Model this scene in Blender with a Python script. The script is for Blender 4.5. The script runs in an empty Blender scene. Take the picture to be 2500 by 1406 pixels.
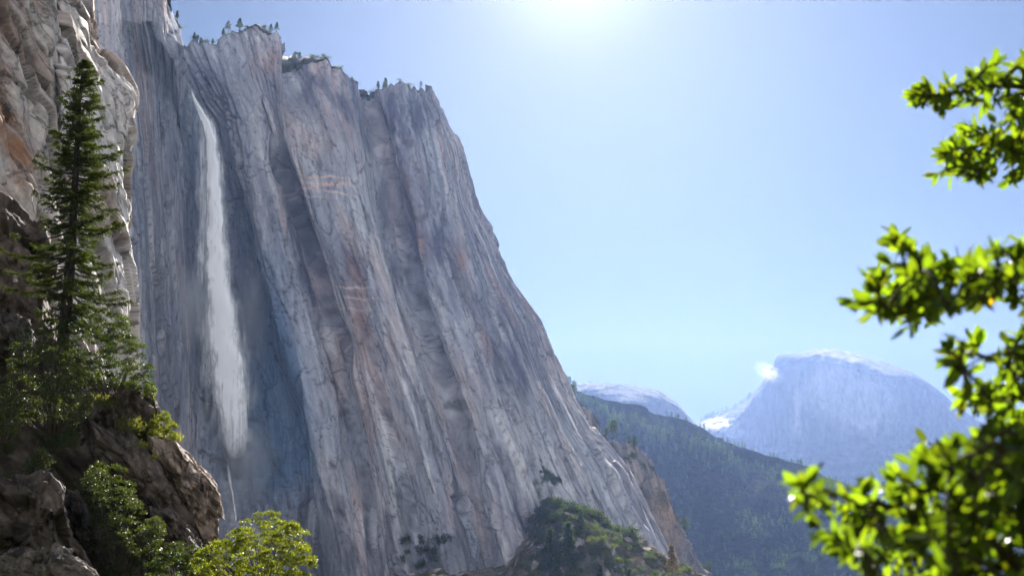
import bpy, math, random
import numpy as np
from mathutils import Vector
S = bpy.context.scene
COL = S.collection
random.seed(4)
R = math.radians

# ------------------------------------------------------------------ camera, sky, sun, exposure
PITCH, FPX = R(12.5), 3000.0
cam_d = bpy.data.cameras.new('camera')
cam = bpy.data.objects.new('camera', cam_d); COL.objects.link(cam); S.camera = cam
cam.location = (0, 0, 0); cam.rotation_euler = (R(90) + PITCH, 0, 0)
cam_d.sensor_width = 36.0; cam_d.lens = 36.0 * FPX / 2500.0
cam_d.clip_start = 0.05; cam_d.clip_end = 60000
cam_d.dof.use_dof = True; cam_d.dof.focus_distance = 400.0; cam_d.dof.aperture_fstop = 3.9
SUN_AZ, SUN_EL = R(7.0), R(28.0)           # azimuth measured from +Y (view) towards +X
w = bpy.data.worlds.new('World'); S.world = w; w.use_nodes = True
wt = w.node_tree
bg = wt.nodes['Background']
sky = wt.nodes.new('ShaderNodeTexSky'); sky.sky_type = 'NISHITA'; sky.sun_disc = False
sky.sun_elevation = SUN_EL; sky.sun_rotation = SUN_AZ
sky.altitude = 1600; sky.air_density = 1.0; sky.dust_density = 0.6; sky.ozone_density = 1.6
ga = wt.nodes.new('ShaderNodeGamma'); ga.inputs[1].default_value = 0.38      # gamma flattens the sky: sun side dimmer, shade fill brighter
hs_ = wt.nodes.new('ShaderNodeHueSaturation'); hs_.inputs['Saturation'].default_value = 1.6
wt.links.new(sky.outputs[0], ga.inputs[0]); wt.links.new(ga.outputs[0], hs_.inputs['Color'])
tn = wt.nodes.new('ShaderNodeVectorMath'); tn.operation = 'MULTIPLY'; tn.inputs[1].default_value = (.82, .93, 1.0)
wt.links.new(hs_.outputs[0], tn.inputs[0])
# the bright aureole round the sun, just above the frame
gx_ = wt.nodes.new('ShaderNodeTexCoord'); dt = wt.nodes.new('ShaderNodeVectorMath'); dt.operation = 'DOT_PRODUCT'
dt.inputs[1].default_value = (math.sin(SUN_AZ * .45) * math.cos(SUN_EL), math.cos(SUN_AZ * .45) * math.cos(SUN_EL), math.sin(SUN_EL))
wt.links.new(gx_.outputs['Generated'], dt.inputs[0])
acc = None
for pw_, am_ in ((600, 7.0), (60, 4.0)):
    q1 = wt.nodes.new('ShaderNodeMath'); q1.operation = 'POWER'; q1.use_clamp = True; q1.inputs[1].default_value = pw_; wt.links.new(dt.outputs['Value'], q1.inputs[0])
    q2 = wt.nodes.new('ShaderNodeMath'); q2.operation = 'MULTIPLY_ADD'; q2.inputs[1].default_value = am_; q2.inputs[2].default_value = 0.0; wt.links.new(q1.outputs[0], q2.inputs[0])
    if acc is not None: wt.links.new(acc.outputs[0], q2.inputs[2])
    acc = q2
gl = wt.nodes.new('ShaderNodeVectorMath'); gl.operation = 'SCALE'; gl.inputs[0].default_value = (1, .95, .88); wt.links.new(acc.outputs[0], gl.inputs['Scale'])
au = wt.nodes.new('ShaderNodeVectorMath'); au.operation = 'ADD'
wt.links.new(gl.outputs[0], au.inputs[0]); wt.links.new(tn.outputs[0], au.inputs[1])
wt.links.new(au.outputs[0], bg.inputs[0]); bg.inputs[1].default_value = 0.0175
sd = bpy.data.lights.new('sun', 'SUN'); sd.energy = 5.0; sd.angle = R(0.53); sd.color = (1.0, 0.94, 0.86)
so = bpy.data.objects.new('sun', sd); COL.objects.link(so)
sdir = Vector((math.sin(SUN_AZ) * math.cos(SUN_EL), math.cos(SUN_AZ) * math.cos(SUN_EL), math.sin(SUN_EL)))
so.rotation_euler = sdir.to_track_quat('Z', 'Y').to_euler()
so.location = (0, 0, 60)
S.view_settings.view_transform = 'Standard'; S.view_settings.look = 'None'
S.view_settings.exposure = 2.13; S.view_settings.gamma = 1.0
S.render.engine = 'CYCLES'
S.cycles.use_denoising = True
S.cycles.max_bounces = 6; S.cycles.diffuse_bounces = 3; S.cycles.glossy_bounces = 2
S.cycles.transmission_bounces = 4; S.cycles.transparent_max_bounces = 32; S.cycles.volume_bounces = 3
S.cycles.sample_clamp_indirect = 6.0
HAZE_DENS = 1.38e-5

# ------------------------------------------------------------------ projection helpers
SP, CP = math.sin(PITCH), math.cos(PITCH)
def P(px, py, D):
    """world point seen at photo position (px,py) at distance D along the view axis"""
    px, py, D = np.broadcast_arrays(np.asarray(px, float), np.asarray(py, float), np.asarray(D, float))
    x = (px - 1250) / FPX * D; y = (703 - py) / FPX * D
    return np.stack([x, D * CP - y * SP, D * SP + y * CP], -1)
def proj(V):
    D = V[..., 1] * CP + V[..., 2] * SP
    y = -V[..., 1] * SP + V[..., 2] * CP
    return 1250 + FPX * V[..., 0] / D, 703 - FPX * y / D, D

# ------------------------------------------------------------------ noise
def hsh(ix, iy, iz, seed):
    with np.errstate(over='ignore'):
        h = (ix.astype(np.int64).astype(np.uint32) * np.uint32(374761393) + iy.astype(np.int64).astype(np.uint32) * np.uint32(668265263)
             + iz.astype(np.int64).astype(np.uint32) * np.uint32(2147483647) + np.uint32((seed * 974634533 + 12345) & 0xffffffff))
        h = (h ^ (h >> np.uint32(13))) * np.uint32(1274126177)
        h = (h ^ (h >> np.uint32(16))) * np.uint32(2246822519)
        h = h ^ (h >> np.uint32(13))
    return h.astype(np.float64) / 4294967296.0
def n3(x, y, z, seed=0):
    x, y, z = np.broadcast_arrays(np.asarray(x, float), np.asarray(y, float), np.asarray(z, float))
    fx, fy, fz = np.floor(x), np.floor(y), np.floor(z)
    tx, ty, tz = x - fx, y - fy, z - fz
    sx, sy, sz = [t * t * t * (t * (t * 6 - 15) + 10) for t in (tx, ty, tz)]
    out = 0
    for i in (0, 1):
        for j in (0, 1):
            for k in (0, 1):
                v = hsh(fx + i, fy + j, fz + k, seed)
                v2 = hsh(fx + i, fy + j, fz + k, seed + 77)
                a = v * 2 * math.pi; c = v2 * 2 - 1; s = np.sqrt(1 - c * c)
                g = np.cos(a) * s * (tx - i) + np.sin(a) * s * (ty - j) + c * (tz - k)
                out = out + g * (sx if i else 1 - sx) * (sy if j else 1 - sy) * (sz if k else 1 - sz)
    return out * 1.5
def n2(x, y, seed=0):
    return n3(x, y, np.float64(0.37), seed)
def fbm2(x, y, o=4, seed=0, gain=0.5):
    r, a = 0, 1.0
    for k in range(o):
        r = r + a * n2(x * 2 ** k, y * 2 ** k, seed + k); a *= gain
    return r
def fbm3(p, o=4, seed=0, gain=0.5):
    r, a = 0, 1.0
    for k in range(o):
        q = p * 2 ** k
        r = r + a * n3(q[..., 0], q[..., 1], q[..., 2], seed + k); a *= gain
    return r
def ridge2(x, y, o=3, seed=0):
    r, a = 0, 1.0
    for k in range(o):
        r = r + a * (1 - 2 * np.abs(n2(x * 2 ** k, y * 2 ** k, seed + k))); a *= 0.5
    return r - 1.0
def facets2(x, y, seed=0, tilt=1.0):
    """broken slabs: every cell has its own level and tilt; also the distance to the joint between cells"""
    fx, fy = np.floor(x), np.floor(y)
    best = np.full(x.shape, 9.0); sec = np.full(x.shape, 9.0); h = np.zeros(x.shape)
    z = np.zeros(x.shape)
    for i in (-1, 0, 1):
        for j in (-1, 0, 1):
            cx, cy = fx + i, fy + j
            qx = cx + hsh(cx, cy, z, seed); qy = cy + hsh(cx, cy, z, seed + 1)
            dx, dy = x - qx, y - qy
            d = np.abs(dx) * 0.6 + np.abs(dy) * 0.6 + 0.4 * np.sqrt(dx * dx + dy * dy)
            hh = hsh(cx, cy, z, seed + 2) - .5 + tilt * ((hsh(cx, cy, z, seed + 3) - .5) * dx * 1.6 + (hsh(cx, cy, z, seed + 4) - .5) * dy * 1.6)
            m = d < best
            sec = np.where(m, best, np.minimum(sec, d))
            h = np.where(m, hh, h); best = np.where(m, d, best)
    return h, sec - best
def facets3(p, seed=0):
    f = np.floor(p); best = np.full(p.shape[:-1], 9.0); h = np.zeros(p.shape[:-1])
    for i in (-1, 0, 1):
        for j in (-1, 0, 1):
            for k in (-1, 0, 1):
                c = f + np.array([i, j, k])
                r = [hsh(c[..., 0], c[..., 1], c[..., 2], seed + q) for q in range(7)]
                d = p - (c + np.stack(r[:3], -1))
                dd = np.sqrt((d * d).sum(-1))
                hh = r[3] - .5 + (r[4] - .5) * d[..., 0] * 1.6 + (r[5] - .5) * d[..., 1] * 1.6 + (r[6] - .5) * d[..., 2] * 1.6
                m = dd < best
                h = np.where(m, hh, h); best = np.where(m, dd, best)
    return h
def sst(a, b, x):
    t = np.clip((x - a) / (b - a), 0, 1); return t * t * (3 - 2 * t)
def mixc(c, col, m):
    return c * (1 - m[..., None]) + np.asarray(col, float) * m[..., None]
def gauss(px, py, cx, cy, rx, ry, ang=0):
    a = R(ang); dx, dy = px - cx, py - cy
    q = (dx * math.cos(a) + dy * math.sin(a)) / rx; r = (-dx * math.sin(a) + dy * math.cos(a)) / ry
    return np.exp(-(q * q + r * r))
def unit(v):
    return v / np.maximum(np.linalg.norm(v, axis=-1, keepdims=True), 1e-9)

# ------------------------------------------------------------------ mesh helpers
def mesh_obj(name, V, F, mat, parent=None, col=None, uv=None, smooth=False, loc=None):
    """V (n,3), F (m,4) or (m,3) index array -> one mesh object; loc is the object's base point"""
    V = np.asarray(V, float).reshape(-1, 3)
    if loc is not None: V = V - np.asarray(loc, float)
    me = bpy.data.meshes.new(name)
    F = np.asarray(F); k = F.shape[1]; m = len(F)
    me.vertices.add(len(V)); me.vertices.foreach_set('co', V.ravel())
    me.loops.add(m * k); me.loops.foreach_set('vertex_index', F.ravel().astype(np.int32))
    me.polygons.add(m); me.polygons.foreach_set('loop_start', np.arange(0, m * k, k, dtype=np.int32))
    me.polygons.foreach_set('loop_total', np.full(m, k, np.int32))
    if smooth: me.polygons.foreach_set('use_smooth', np.ones(m, bool))
    if col is not None:
        col = np.asarray(col, float).reshape(-1, col.shape[-1])
        if col.shape[1] == 3: col = np.concatenate([col, np.ones((len(col), 1))], 1)
        a = me.color_attributes.new('Col', 'FLOAT_COLOR', 'POINT'); a.data.foreach_set('color', col.ravel())
    if uv is not None:
        uv = np.asarray(uv, float).reshape(-1, 2)
        l = me.uv_layers.new(name='uv'); l.data.foreach_set('uv', uv[F.ravel()].ravel())
    me.update(); me.validate()
    me.materials.append(mat)
    o = bpy.data.objects.new(name, me); COL.objects.link(o)
    if parent is not None: o.parent = parent
    elif loc is not None: o.location = [float(q) for q in loc]
    return o
def grid_faces(nv, nu):
    i = np.arange(nv * nu).reshape(nv, nu)
    return np.stack([i[:-1, :-1], i[1:, :-1], i[1:, 1:], i[:-1, 1:]], -1).reshape(-1, 4)
def tag(o, label=None, cat=None, group=None, kind=None):
    if label: o['label'] = label
    if cat: o['category'] = cat
    if group: o['group'] = group
    if kind: o['kind'] = kind
    return o
def thing(name, label, cat, loc, group=None):
    o = bpy.data.objects.new(name, None); COL.objects.link(o); o.location = [float(q) for q in loc]
    o.empty_display_size = 0.5
    return tag(o, label, cat, group)
def copy_tree(o, loc=None, rz=0, sc=1.0, label=None):
    c = o.copy(); COL.objects.link(c)
    if loc is not None: c.location = [float(q) for q in loc]
    c.rotation_euler = (0, 0, rz); c.scale = (sc, sc, sc)
    if label: c['label'] = label
    for ch in o.children:
        d = ch.copy(); COL.objects.link(d); d.parent = c
    return c
def gridnormal(B):
    du = np.gradient(B, axis=1); dv = np.gradient(B, axis=0)
    return unit(np.cross(dv, du))
def blur(A, n, axis):
    for _ in range(n):
        pad = [(0, 0)] * A.ndim; pad[axis] = (1, 1)
        q = np.pad(A, pad, mode='edge')
        sl = lambda a, b: tuple(slice(a, b) if k == axis else slice(None) for k in range(A.ndim))
        A = 0.25 * q[sl(0, -2)] + 0.5 * q[sl(1, -1)] + 0.25 * q[sl(2, None)]
    return A
def net(cols, nu, nv, back=((300, -30), (60, -4)), sm=3, smu=2, lin=False):
    """a terrain face: columns of (px,py,D) from the rim down, joined sideways by a smooth curve"""
    t = np.linspace(0, 1, nv)
    W, mid = [], []
    for c in cols:
        c = np.array(c, float); k = np.concatenate([[0], np.cumsum(np.hypot(np.diff(c[:, 0]), np.diff(c[:, 1])))]); k /= k[-1]
        w_ = P(c[:, 0], c[:, 1], c[:, 2])
        W.append(np.stack([np.interp(t, k, w_[:, q]) for q in range(3)], -1)); mid.append(W[-1][nv // 2])
    W = np.array(W); mid = np.array(mid)                      # ncol, nv, 3
    s = np.concatenate([[0], np.cumsum(np.linalg.norm(np.diff(mid, axis=0), axis=1))])
    tan = np.zeros_like(W)
    ds = np.diff(s)[:, None, None]; sl = np.diff(W, axis=0) / ds
    tan[0], tan[-1] = sl[0], sl[-1]
    tan[1:-1] = (sl[:-1] * ds[1:] + sl[1:] * ds[:-1]) / (ds[1:] + ds[:-1])
    us = np.linspace(0, s[-1], nu)
    k = np.clip(np.searchsorted(s, us, side='right') - 1, 0, len(s) - 2)
    h = (s[k + 1] - s[k]); x = (us - s[k]) / h
    x = x[:, None, None]; h = h[:, None, None]
    B = (2 * x**3 - 3 * x**2 + 1) * W[k] + (x**3 - 2 * x**2 + x) * h * tan[k] + (-2 * x**3 + 3 * x**2) * W[k + 1] + (x**3 - x**2) * h * tan[k + 1]
    if lin: B = W[k] * (1 - x) + W[k + 1] * x
    B = np.swapaxes(B, 0, 1)                                   # nv, nu, 3
    B = blur(blur(B, sm, 0), smu, 1)
    rows = []
    for bk_ in back:
        rows.append(B[0] + (np.array(bk_) if len(bk_) == 3 else np.stack([bk_[0] * B[0][:, 0] / B[0][:, 1], bk_[0] + 0 * B[0][:, 0], bk_[1] + 0 * B[0][:, 0]], -1)))
    nb = len(rows)
    if nb:
        rr = []
        for a, b in zip(rows, rows[1:] + [B[0]]):
            for q in range(4): rr.append(a + (b - a) * q / 4)
        B = np.concatenate([np.array(rr), B], 0)
    v = np.concatenate([[0], np.cumsum(np.linalg.norm(np.diff(B[:, nu // 2], axis=0), axis=1))])
    u = us
    UU, VV = np.meshgrid(u, v)
    return B, UU, VV

# ------------------------------------------------------------------ materials
def new_mat(name):
    m = bpy.data.materials.new(name); m.use_nodes = True
    t = m.node_tree; t.nodes.clear()
    out = t.nodes.new('ShaderNodeOutputMaterial')
    return m, t, out
def N(t, typ, **kw):
    n = t.nodes.new(typ)
    for k, v in kw.items():
        if k.startswith('in_'):
            key = k[3:]; n.inputs[int(key) if key.isdigit() else key].default_value = v
        else: setattr(n, k, v)
    return n
def rock_mat(name, su=2.0, sv=18.0, bump=0.6, crack=0.5, rough=0.9, shear=0.0, fine=1.0, var=0.45, spec=0.0):
    """granite: the stain colours are an attribute, joints, streaks and grain come from stretched noise in metres"""
    m, t, out = new_mat(name); L = t.links.new
    b = N(t, 'ShaderNodeBsdfPrincipled'); b.inputs['Roughness'].default_value = rough
    b.inputs['Specular IOR Level'].default_value = spec
    L(b.outputs[0], out.inputs[0])
    at = N(t, 'ShaderNodeVertexColor', layer_name='Col')
    uv = N(t, 'ShaderNodeUVMap', uv_map='uv')
    sx = N(t, 'ShaderNodeMapping'); sx.inputs['Scale'].default_value = (1 / su, 1 / sv, 1); sx.inputs['Rotation'].default_value = (0, 0, shear)
    L(uv.outputs[0], sx.inputs[0])
    na = N(t, 'ShaderNodeTexNoise', in_Scale=1.0, in_Detail=7.0, in_Roughness=0.62, in_Distortion=0.4); L(sx.outputs[0], na.inputs['Vector'])
    s2 = N(t, 'ShaderNodeMapping'); s2.inputs['Scale'].default_value = (1.3 / su * fine, 1.0 / su * fine, 1); L(uv.outputs[0], s2.inputs[0])
    nb = N(t, 'ShaderNodeTexNoise', in_Scale=1.0, in_Detail=9.0, in_Roughness=0.78); L(s2.outputs[0], nb.inputs['Vector'])
    # joints: voronoi borders in stretched, warped coordinates
    s3 = N(t, 'ShaderNodeMapping'); s3.inputs['Scale'].default_value = (0.22 / su, 0.45 / sv, 1); s3.inputs['Rotation'].default_value = (0, 0, shear * .6)
    L(uv.outputs[0], s3.inputs[0])
    wa = N(t, 'ShaderNodeVectorMath', operation='MULTIPLY_ADD'); L(na.outputs['Color'], wa.inputs[0]); wa.inputs[1].default_value = (.5, .5, .5); L(s3.outputs[0], wa.inputs[2])
    vo = N(t, 'ShaderNodeTexVoronoi', feature='DISTANCE_TO_EDGE', in_Scale=1.0); L(wa.outputs[0], vo.inputs['Vector'])
    cr = N(t, 'ShaderNodeMapRange', in_1=0.0, in_2=0.035, in_3=1 - crack, in_4=1.0); L(vo.outputs['Distance'], cr.inputs[0])
    ma = N(t, 'ShaderNodeMapRange', in_1=0.28, in_2=0.72, in_3=1 - var, in_4=1 + var); L(na.outputs[0], ma.inputs[0])
    mb = N(t, 'ShaderNodeMapRange', in_1=0.3, in_2=0.7, in_3=1 - var * .6, in_4=1 + var * .6); L(nb.outputs[0], mb.inputs[0])
    p1 = N(t, 'ShaderNodeMath', operation='MULTIPLY'); L(ma.outputs[0], p1.inputs[0]); L(mb.outputs[0], p1.inputs[1])
    p2 = N(t, 'ShaderNodeMath', operation='MULTIPLY'); L(p1.outputs[0], p2.inputs[0]); L(cr.outputs[0], p2.inputs[1])
    vm = N(t, 'ShaderNodeVectorMath', operation='SCALE'); L(at.outputs[0], vm.inputs[0]); L(p2.outputs[0], vm.inputs['Scale'])
    L(vm.outputs[0], b.inputs['Base Color'])
    ad = N(t, 'ShaderNodeMath', operation='MULTIPLY_ADD', in_1=0.6); L(nb.outputs[0], ad.inputs[0]); L(na.outputs[0], ad.inputs[2])
    a2 = N(t, 'ShaderNodeMath', operation='MULTIPLY_ADD', in_1=0.5); L(cr.outputs[0], a2.inputs[0]); L(ad.outputs[0], a2.inputs[2])
    bp = N(t, 'ShaderNodeBump', in_Strength=1.0, in_Distance=bump); L(a2.outputs[0], bp.inputs['Height'])
    L(bp.outputs[0], b.inputs['Normal'])
    return m
def leaf_mat(name, trans=(.3, .45, .04), tw=0.45, rough=0.35, gloss=0.06):
    """leaves: colour attribute, part of the light passes through"""
    m, t, out = new_mat(name); L = t.links.new
    at = N(t, 'ShaderNodeVertexColor', layer_name='Col')
    d = N(t, 'ShaderNodeBsdfDiffuse'); L(at.outputs[0], d.inputs[0])
    tr = N(t, 'ShaderNodeBsdfTranslucent')
    mu = N(t, 'ShaderNodeVectorMath', operation='MULTIPLY'); L(at.outputs[0], mu.inputs[0]); mu.inputs[1].default_value = trans
    L(mu.outputs[0], tr.inputs[0])
    mx = N(t, 'ShaderNodeMixShader', in_0=tw); L(d.outputs[0], mx.inputs[1]); L(tr.outputs[0], mx.inputs[2])
    g = N(t, 'ShaderNodeBsdfGlossy'); g.inputs['Roughness'].default_value = rough; g.inputs[0].default_value = (1, 1, 1, 1)
    m2 = N(t, 'ShaderNodeMixShader', in_0=gloss); L(mx.outputs[0], m2.inputs[1]); L(g.outputs[0], m2.inputs[2])
    L(m2.outputs[0], out.inputs[0])
    return m
def bark_mat(name, c1, c2, sc=6.0):
    m, t, out = new_mat(name); L = t.links.new
    b = N(t, 'ShaderNodeBsdfPrincipled'); b.inputs['Roughness'].default_value = 0.95; L(b.outputs[0], out.inputs[0])
    tc = N(t, 'ShaderNodeTexCoord'); mp = N(t, 'ShaderNodeMapping'); mp.inputs['Scale'].default_value = (sc, sc, sc * .2)
    L(tc.outputs['Object'], mp.inputs[0])
    n = N(t, 'ShaderNodeTexNoise', in_Scale=1.0, in_Detail=6.0); L(mp.outputs[0], n.inputs['Vector'])
    r = N(t, 'ShaderNodeValToRGB'); r.color_ramp.elements[0].color = (*c1, 1); r.color_ramp.elements[1].color = (*c2, 1)
    r.color_ramp.elements[0].position = .35; r.color_ramp.elements[1].position = .65
    L(n.outputs[0], r.inputs[0]); L(r.outputs[0], b.inputs['Base Color'])
    bp = N(t, 'ShaderNodeBump', in_Strength=.8, in_Distance=.05); L(n.outputs[0], bp.inputs['Height']); L(bp.outputs[0], b.inputs['Normal'])
    return m
M_wall = rock_mat('granite_wall', 3.6, 20.0, .7, .3, var=.29)
M_near = rock_mat('granite_near', .9, 5.0, .25, .6, spec=.12)
M_rock = rock_mat('granite_boulder', .5, .9, .17, .35, spec=.15, shear=R(-35))
M_far = rock_mat('granite_far', 40, 170, 8.0, .15, var=.28)
M_hill = rock_mat('forest_slope', 12, 14, 10.0, .15, var=.5)
M_soil = rock_mat('soil', .6, .6, .12, .1)
M_fir = leaf_mat('fir_needles', (2.6, 2.9, .7), .42, .5, .03)
M_bush = leaf_mat('bush_leaves', (3.0, 3.2, .5), .4, .45, .05)
M_pine = leaf_mat('pine_needles', (2.0, 2.2, .9), .4, .6, .02)
M_bay = leaf_mat('bay_leaves', (3.3, 3.5, .5), .52, .32, .04)
M_grass = leaf_mat('grass_blades', (2.2, 2.4, .8), .5, .6, .02)
M_bark = bark_mat('fir_bark', (.012, .010, .009), (.05, .04, .033))
M_twig = bark_mat('twig_bark', (.04, .03, .022), (.12, .095, .07), 40)

# ------------------------------------------------------------------ foliage helpers
def leaves_vf(C, Dv, Nv, L, Wd, fold=0.0):
    """rhombic leaves: C base points, Dv unit directions, Nv unit normals, L lengths, Wd widths"""
    side = unit(np.cross(Dv, Nv)); n = len(C)
    L = np.broadcast_to(L, (n,))[:, None]; Wd = np.broadcast_to(Wd, (n,))[:, None]
    V = np.stack([C, C + Dv * L * .5 + side * Wd * .5 + Nv * Wd * fold, C + Dv * L, C + Dv * L * .5 - side * Wd * .5 + Nv * Wd * fold], 1)
    return V.reshape(-1, 3), np.arange(4 * n).reshape(n, 4)
def rnd_unit(rg, n):
    return unit(rg.normal(size=(n, 3)))
def tubes_vf(paths, sides=6):
    """paths: list of (points (n,3), radii (n,)) -> tapered tubes"""
    Vs, Fs, off = [], [], 0
    for pts, rad in paths:
        pts = np.asarray(pts, float); rad = np.asarray(rad, float); n = len(pts)
        tg = unit(np.gradient(pts, axis=0)); ref = np.where(np.abs(tg[:, 2:3]) > .9, np.array([[1., 0, 0]]), np.array([[0, 0, 1.]]))
        a = unit(np.cross(tg, ref)); b = np.cross(tg, a)
        th = np.linspace(0, 2 * math.pi, sides, endpoint=False)
        ring = pts[:, None] + rad[:, None, None] * (np.cos(th)[None, :, None] * a[:, None] + np.sin(th)[None, :, None] * b[:, None])
        Vs.append(ring.reshape(-1, 3))
        i = np.arange(n * sides).reshape(n, sides) + off
        j = np.roll(i, -1, axis=1)
        Fs.append(np.stack([i[:-1], j[:-1], j[1:], i[1:]], -1).reshape(-1, 4)); off += n * sides
    return np.concatenate(Vs), np.concatenate(Fs)
def inpoly(x, y, poly):
    poly = np.asarray(poly, float); r = np.zeros(np.shape(x), bool); j = len(poly) - 1
    for i in range(len(poly)):
        xi, yi = poly[i]; xj, yj = poly[j]
        c = ((yi > y) != (yj > y)) & (x < (xj - xi) * (y - yi) / (yj - yi + 1e-9) + xi)
        r ^= c; j = i
    return r
def poly_dist(x, y, poly):
    poly = np.asarray(poly, float); d = np.full(np.shape(x), 1e9)
    for i in range(len(poly)):
        a, b = poly[i - 1], poly[i]; ab = b - a
        t = np.clip(((x - a[0]) * ab[0] + (y - a[1]) * ab[1]) / (ab @ ab + 1e-9), 0, 1)
        d = np.minimum(d, np.hypot(x - a[0] - t * ab[0], y - a[1] - t * ab[1]))
    return d

# ================================================================== THE LARGE STRUCTURE
# ---- main cliff with the alcove of the fall
BT = 1490
main_cols = [
    [(120, -160, 900), (120, 500, 880), (120, BT, 850)],
    [(235, -170, 840), (250, 120, 850), (280, 500, 880), (300, 1000, 880), (300, BT, 860)],
    [(330, -150, 860), (335, 60, 865), (350, 180, 930), (380, 500, 985), (390, 1000, 970), (400, BT, 930)],
    [(396, -120, 900), (404, 60, 905), (416, 132, 915), (425, 260, 1010), (440, 500, 1060), (455, 1000, 1040), (470, BT, 990)],
    [(424, 142, 1120), (448, 190, 1125), (466, 230, 1125), (485, 500, 1125), (510, 1000, 1105), (520, BT, 1050)],
    [(432, 128, 1150), (470, 196, 1146), (510, 285, 1135), (545, 500, 1140), (600, 1000, 1115), (630, BT, 1050)],
    [(470, 108, 1140), (540, 250, 1125), (590, 500, 1118), (650, 760, 1100), (710, 1000, 1085), (760, BT, 1020)],
    [(530, 97, 1125), (590, 290, 1110), (640, 520, 1095), (690, 760, 1072), (750, 1000, 1050), (830, BT, 975)],
    [(572, 74, 1120), (650, 310, 1105), (670, 440, 1105), (735, 700, 1080), (810, 1000, 1045), (890, BT, 970)],
    [(600, 62, 1118), (672, 320, 1105), (692, 450, 1135), (765, 700, 1105), (850, 1000, 1055), (935, BT, 970)],
    [(684, 82, 1112), (700, 300, 1100), (722, 480, 1108), (795, 700, 1075), (885, 1000, 1030), (980, BT, 950)],
    [(692, 116, 1125), (730, 320, 1112), (760, 500, 1095), (830, 720, 1060), (920, 1000, 1015), (1025, BT, 935)],
    [(738, 124, 1130), (790, 330, 1108), (815, 500, 1088), (880, 720, 1050), (965, 1000, 1005), (1070, BT, 920)],
    [(812, 146, 1135), (852, 330, 1108), (872, 500, 1085), (930, 720, 1040), (1010, 1000, 990), (1125, BT, 905)],
    [(852, 178, 1150), (878, 340, 1115), (900, 500, 1088), (962, 720, 1040), (1050, 1000, 990), (1170, BT, 905)],
    [(878, 214, 1185), (902, 350, 1160), (928, 500, 1132), (990, 720, 1080), (1080, 1000, 1020), (1205, BT, 925)],
    [(898, 224, 1215), (932, 350, 1190), (962, 500, 1165), (1018, 720, 1105), (1112, 1000, 1035), (1245, BT, 935)],
    [(920, 215, 1205), (952, 350, 1175), (982, 500, 1145), (1046, 720, 1085), (1140, 1000, 1015), (1280, BT, 920)],
    [(956, 210, 1210), (990, 350, 1178), (1020, 500, 1142), (1086, 720, 1080), (1180, 1000, 1010), (1325, BT, 915)],
    [(1004, 211, 1225), (1040, 350, 1200), (1070, 500, 1168), (1136, 720, 1105), (1240, 1000, 1030), (1400, BT, 935)],
    [(1036, 220, 1245), (1080, 350, 1225), (1120, 500, 1195), (1190, 720, 1140), (1305, 1000, 1060), (1480, BT, 960)],
    [(1052, 226, 1270), (1108, 350, 1262), (1152, 500, 1250), (1238, 700, 1220), (1292, 790, 1200), (1350, 940, 1160), (1400, 1050, 1120), (1470, 1150, 1090), (1620, BT, 1010)],
    [(1056, 236, 1300), (1113, 350, 1300), (1163, 500, 1290), (1248, 690, 1270), (1310, 780, 1250), (1374, 940, 1220), (1430, 1040, 1190), (1520, 1150, 1150), (1690, BT, 1070)],
    [(1030, 250, 1420), (1095, 360, 1430), (1148, 510, 1430), (1235, 700, 1430), (1295, 800, 1430), (1360, 960, 1420), (1420, 1060, 1400), (1500, 1180, 1380), (1650, BT, 1350)],
    [(960, 300, 1700), (1000, 400, 1720), (1060, 560, 1740), (1140, 720, 1750), (1200, 820, 1750), (1280, 980, 1750), (1340, 1080, 1750), (1400, 1200, 1750), (1500, BT, 1750)],
]
B, U, Vv = net(main_cols, 720, 640, sm=4, smu=4)
px0, py0, _ = proj(B)
nor = gridnormal(B)
wv = fbm2(U / 60, Vv / 120, 3, 5)
fl = ridge2(U / 42 + .35 * wv, Vv / 420, 3, 11)
fl2 = ridge2(U / 14 + .5 * wv, Vv / 170 + .3 * wv, 3, 21)
f1, e1 = facets2(U / 26 + .4 * wv, Vv / 120 + .6 * wv, 31)
f2, e2 = facets2(U / 9 + .6 * wv, Vv / 48 + wv, 41)
f3, e3 = facets2(U / 4 + wv, Vv / 16 + wv, 51)
calm = np.clip(gauss(px0, py0, 690, 960, 80, 260, -12) + gauss(px0, py0, 610, 480, 70, 160) * .5, 0, 1)     # smooth water-polished rock
rough_k = (1 - .6 * calm) * (.22 + .85 * sst(-.15, .45, fbm2(U / 55 + wv, Vv / 170, 3, 131)))
disp = 2.8 * fl * (.4 + .6 * rough_k) + 5.5 * f1 * (.35 + .65 * rough_k) + (1.3 * fl2 + 3.2 * f2 + 1.1 * f3) * rough_k + .6 * fbm2(U / 9, Vv / 14, 4, 61) * rough_k
disp -= 2.6 * np.exp(-(e1 / .05) ** 2) * rough_k + .9 * np.exp(-(e2 / .07) ** 2) * rough_k
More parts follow.
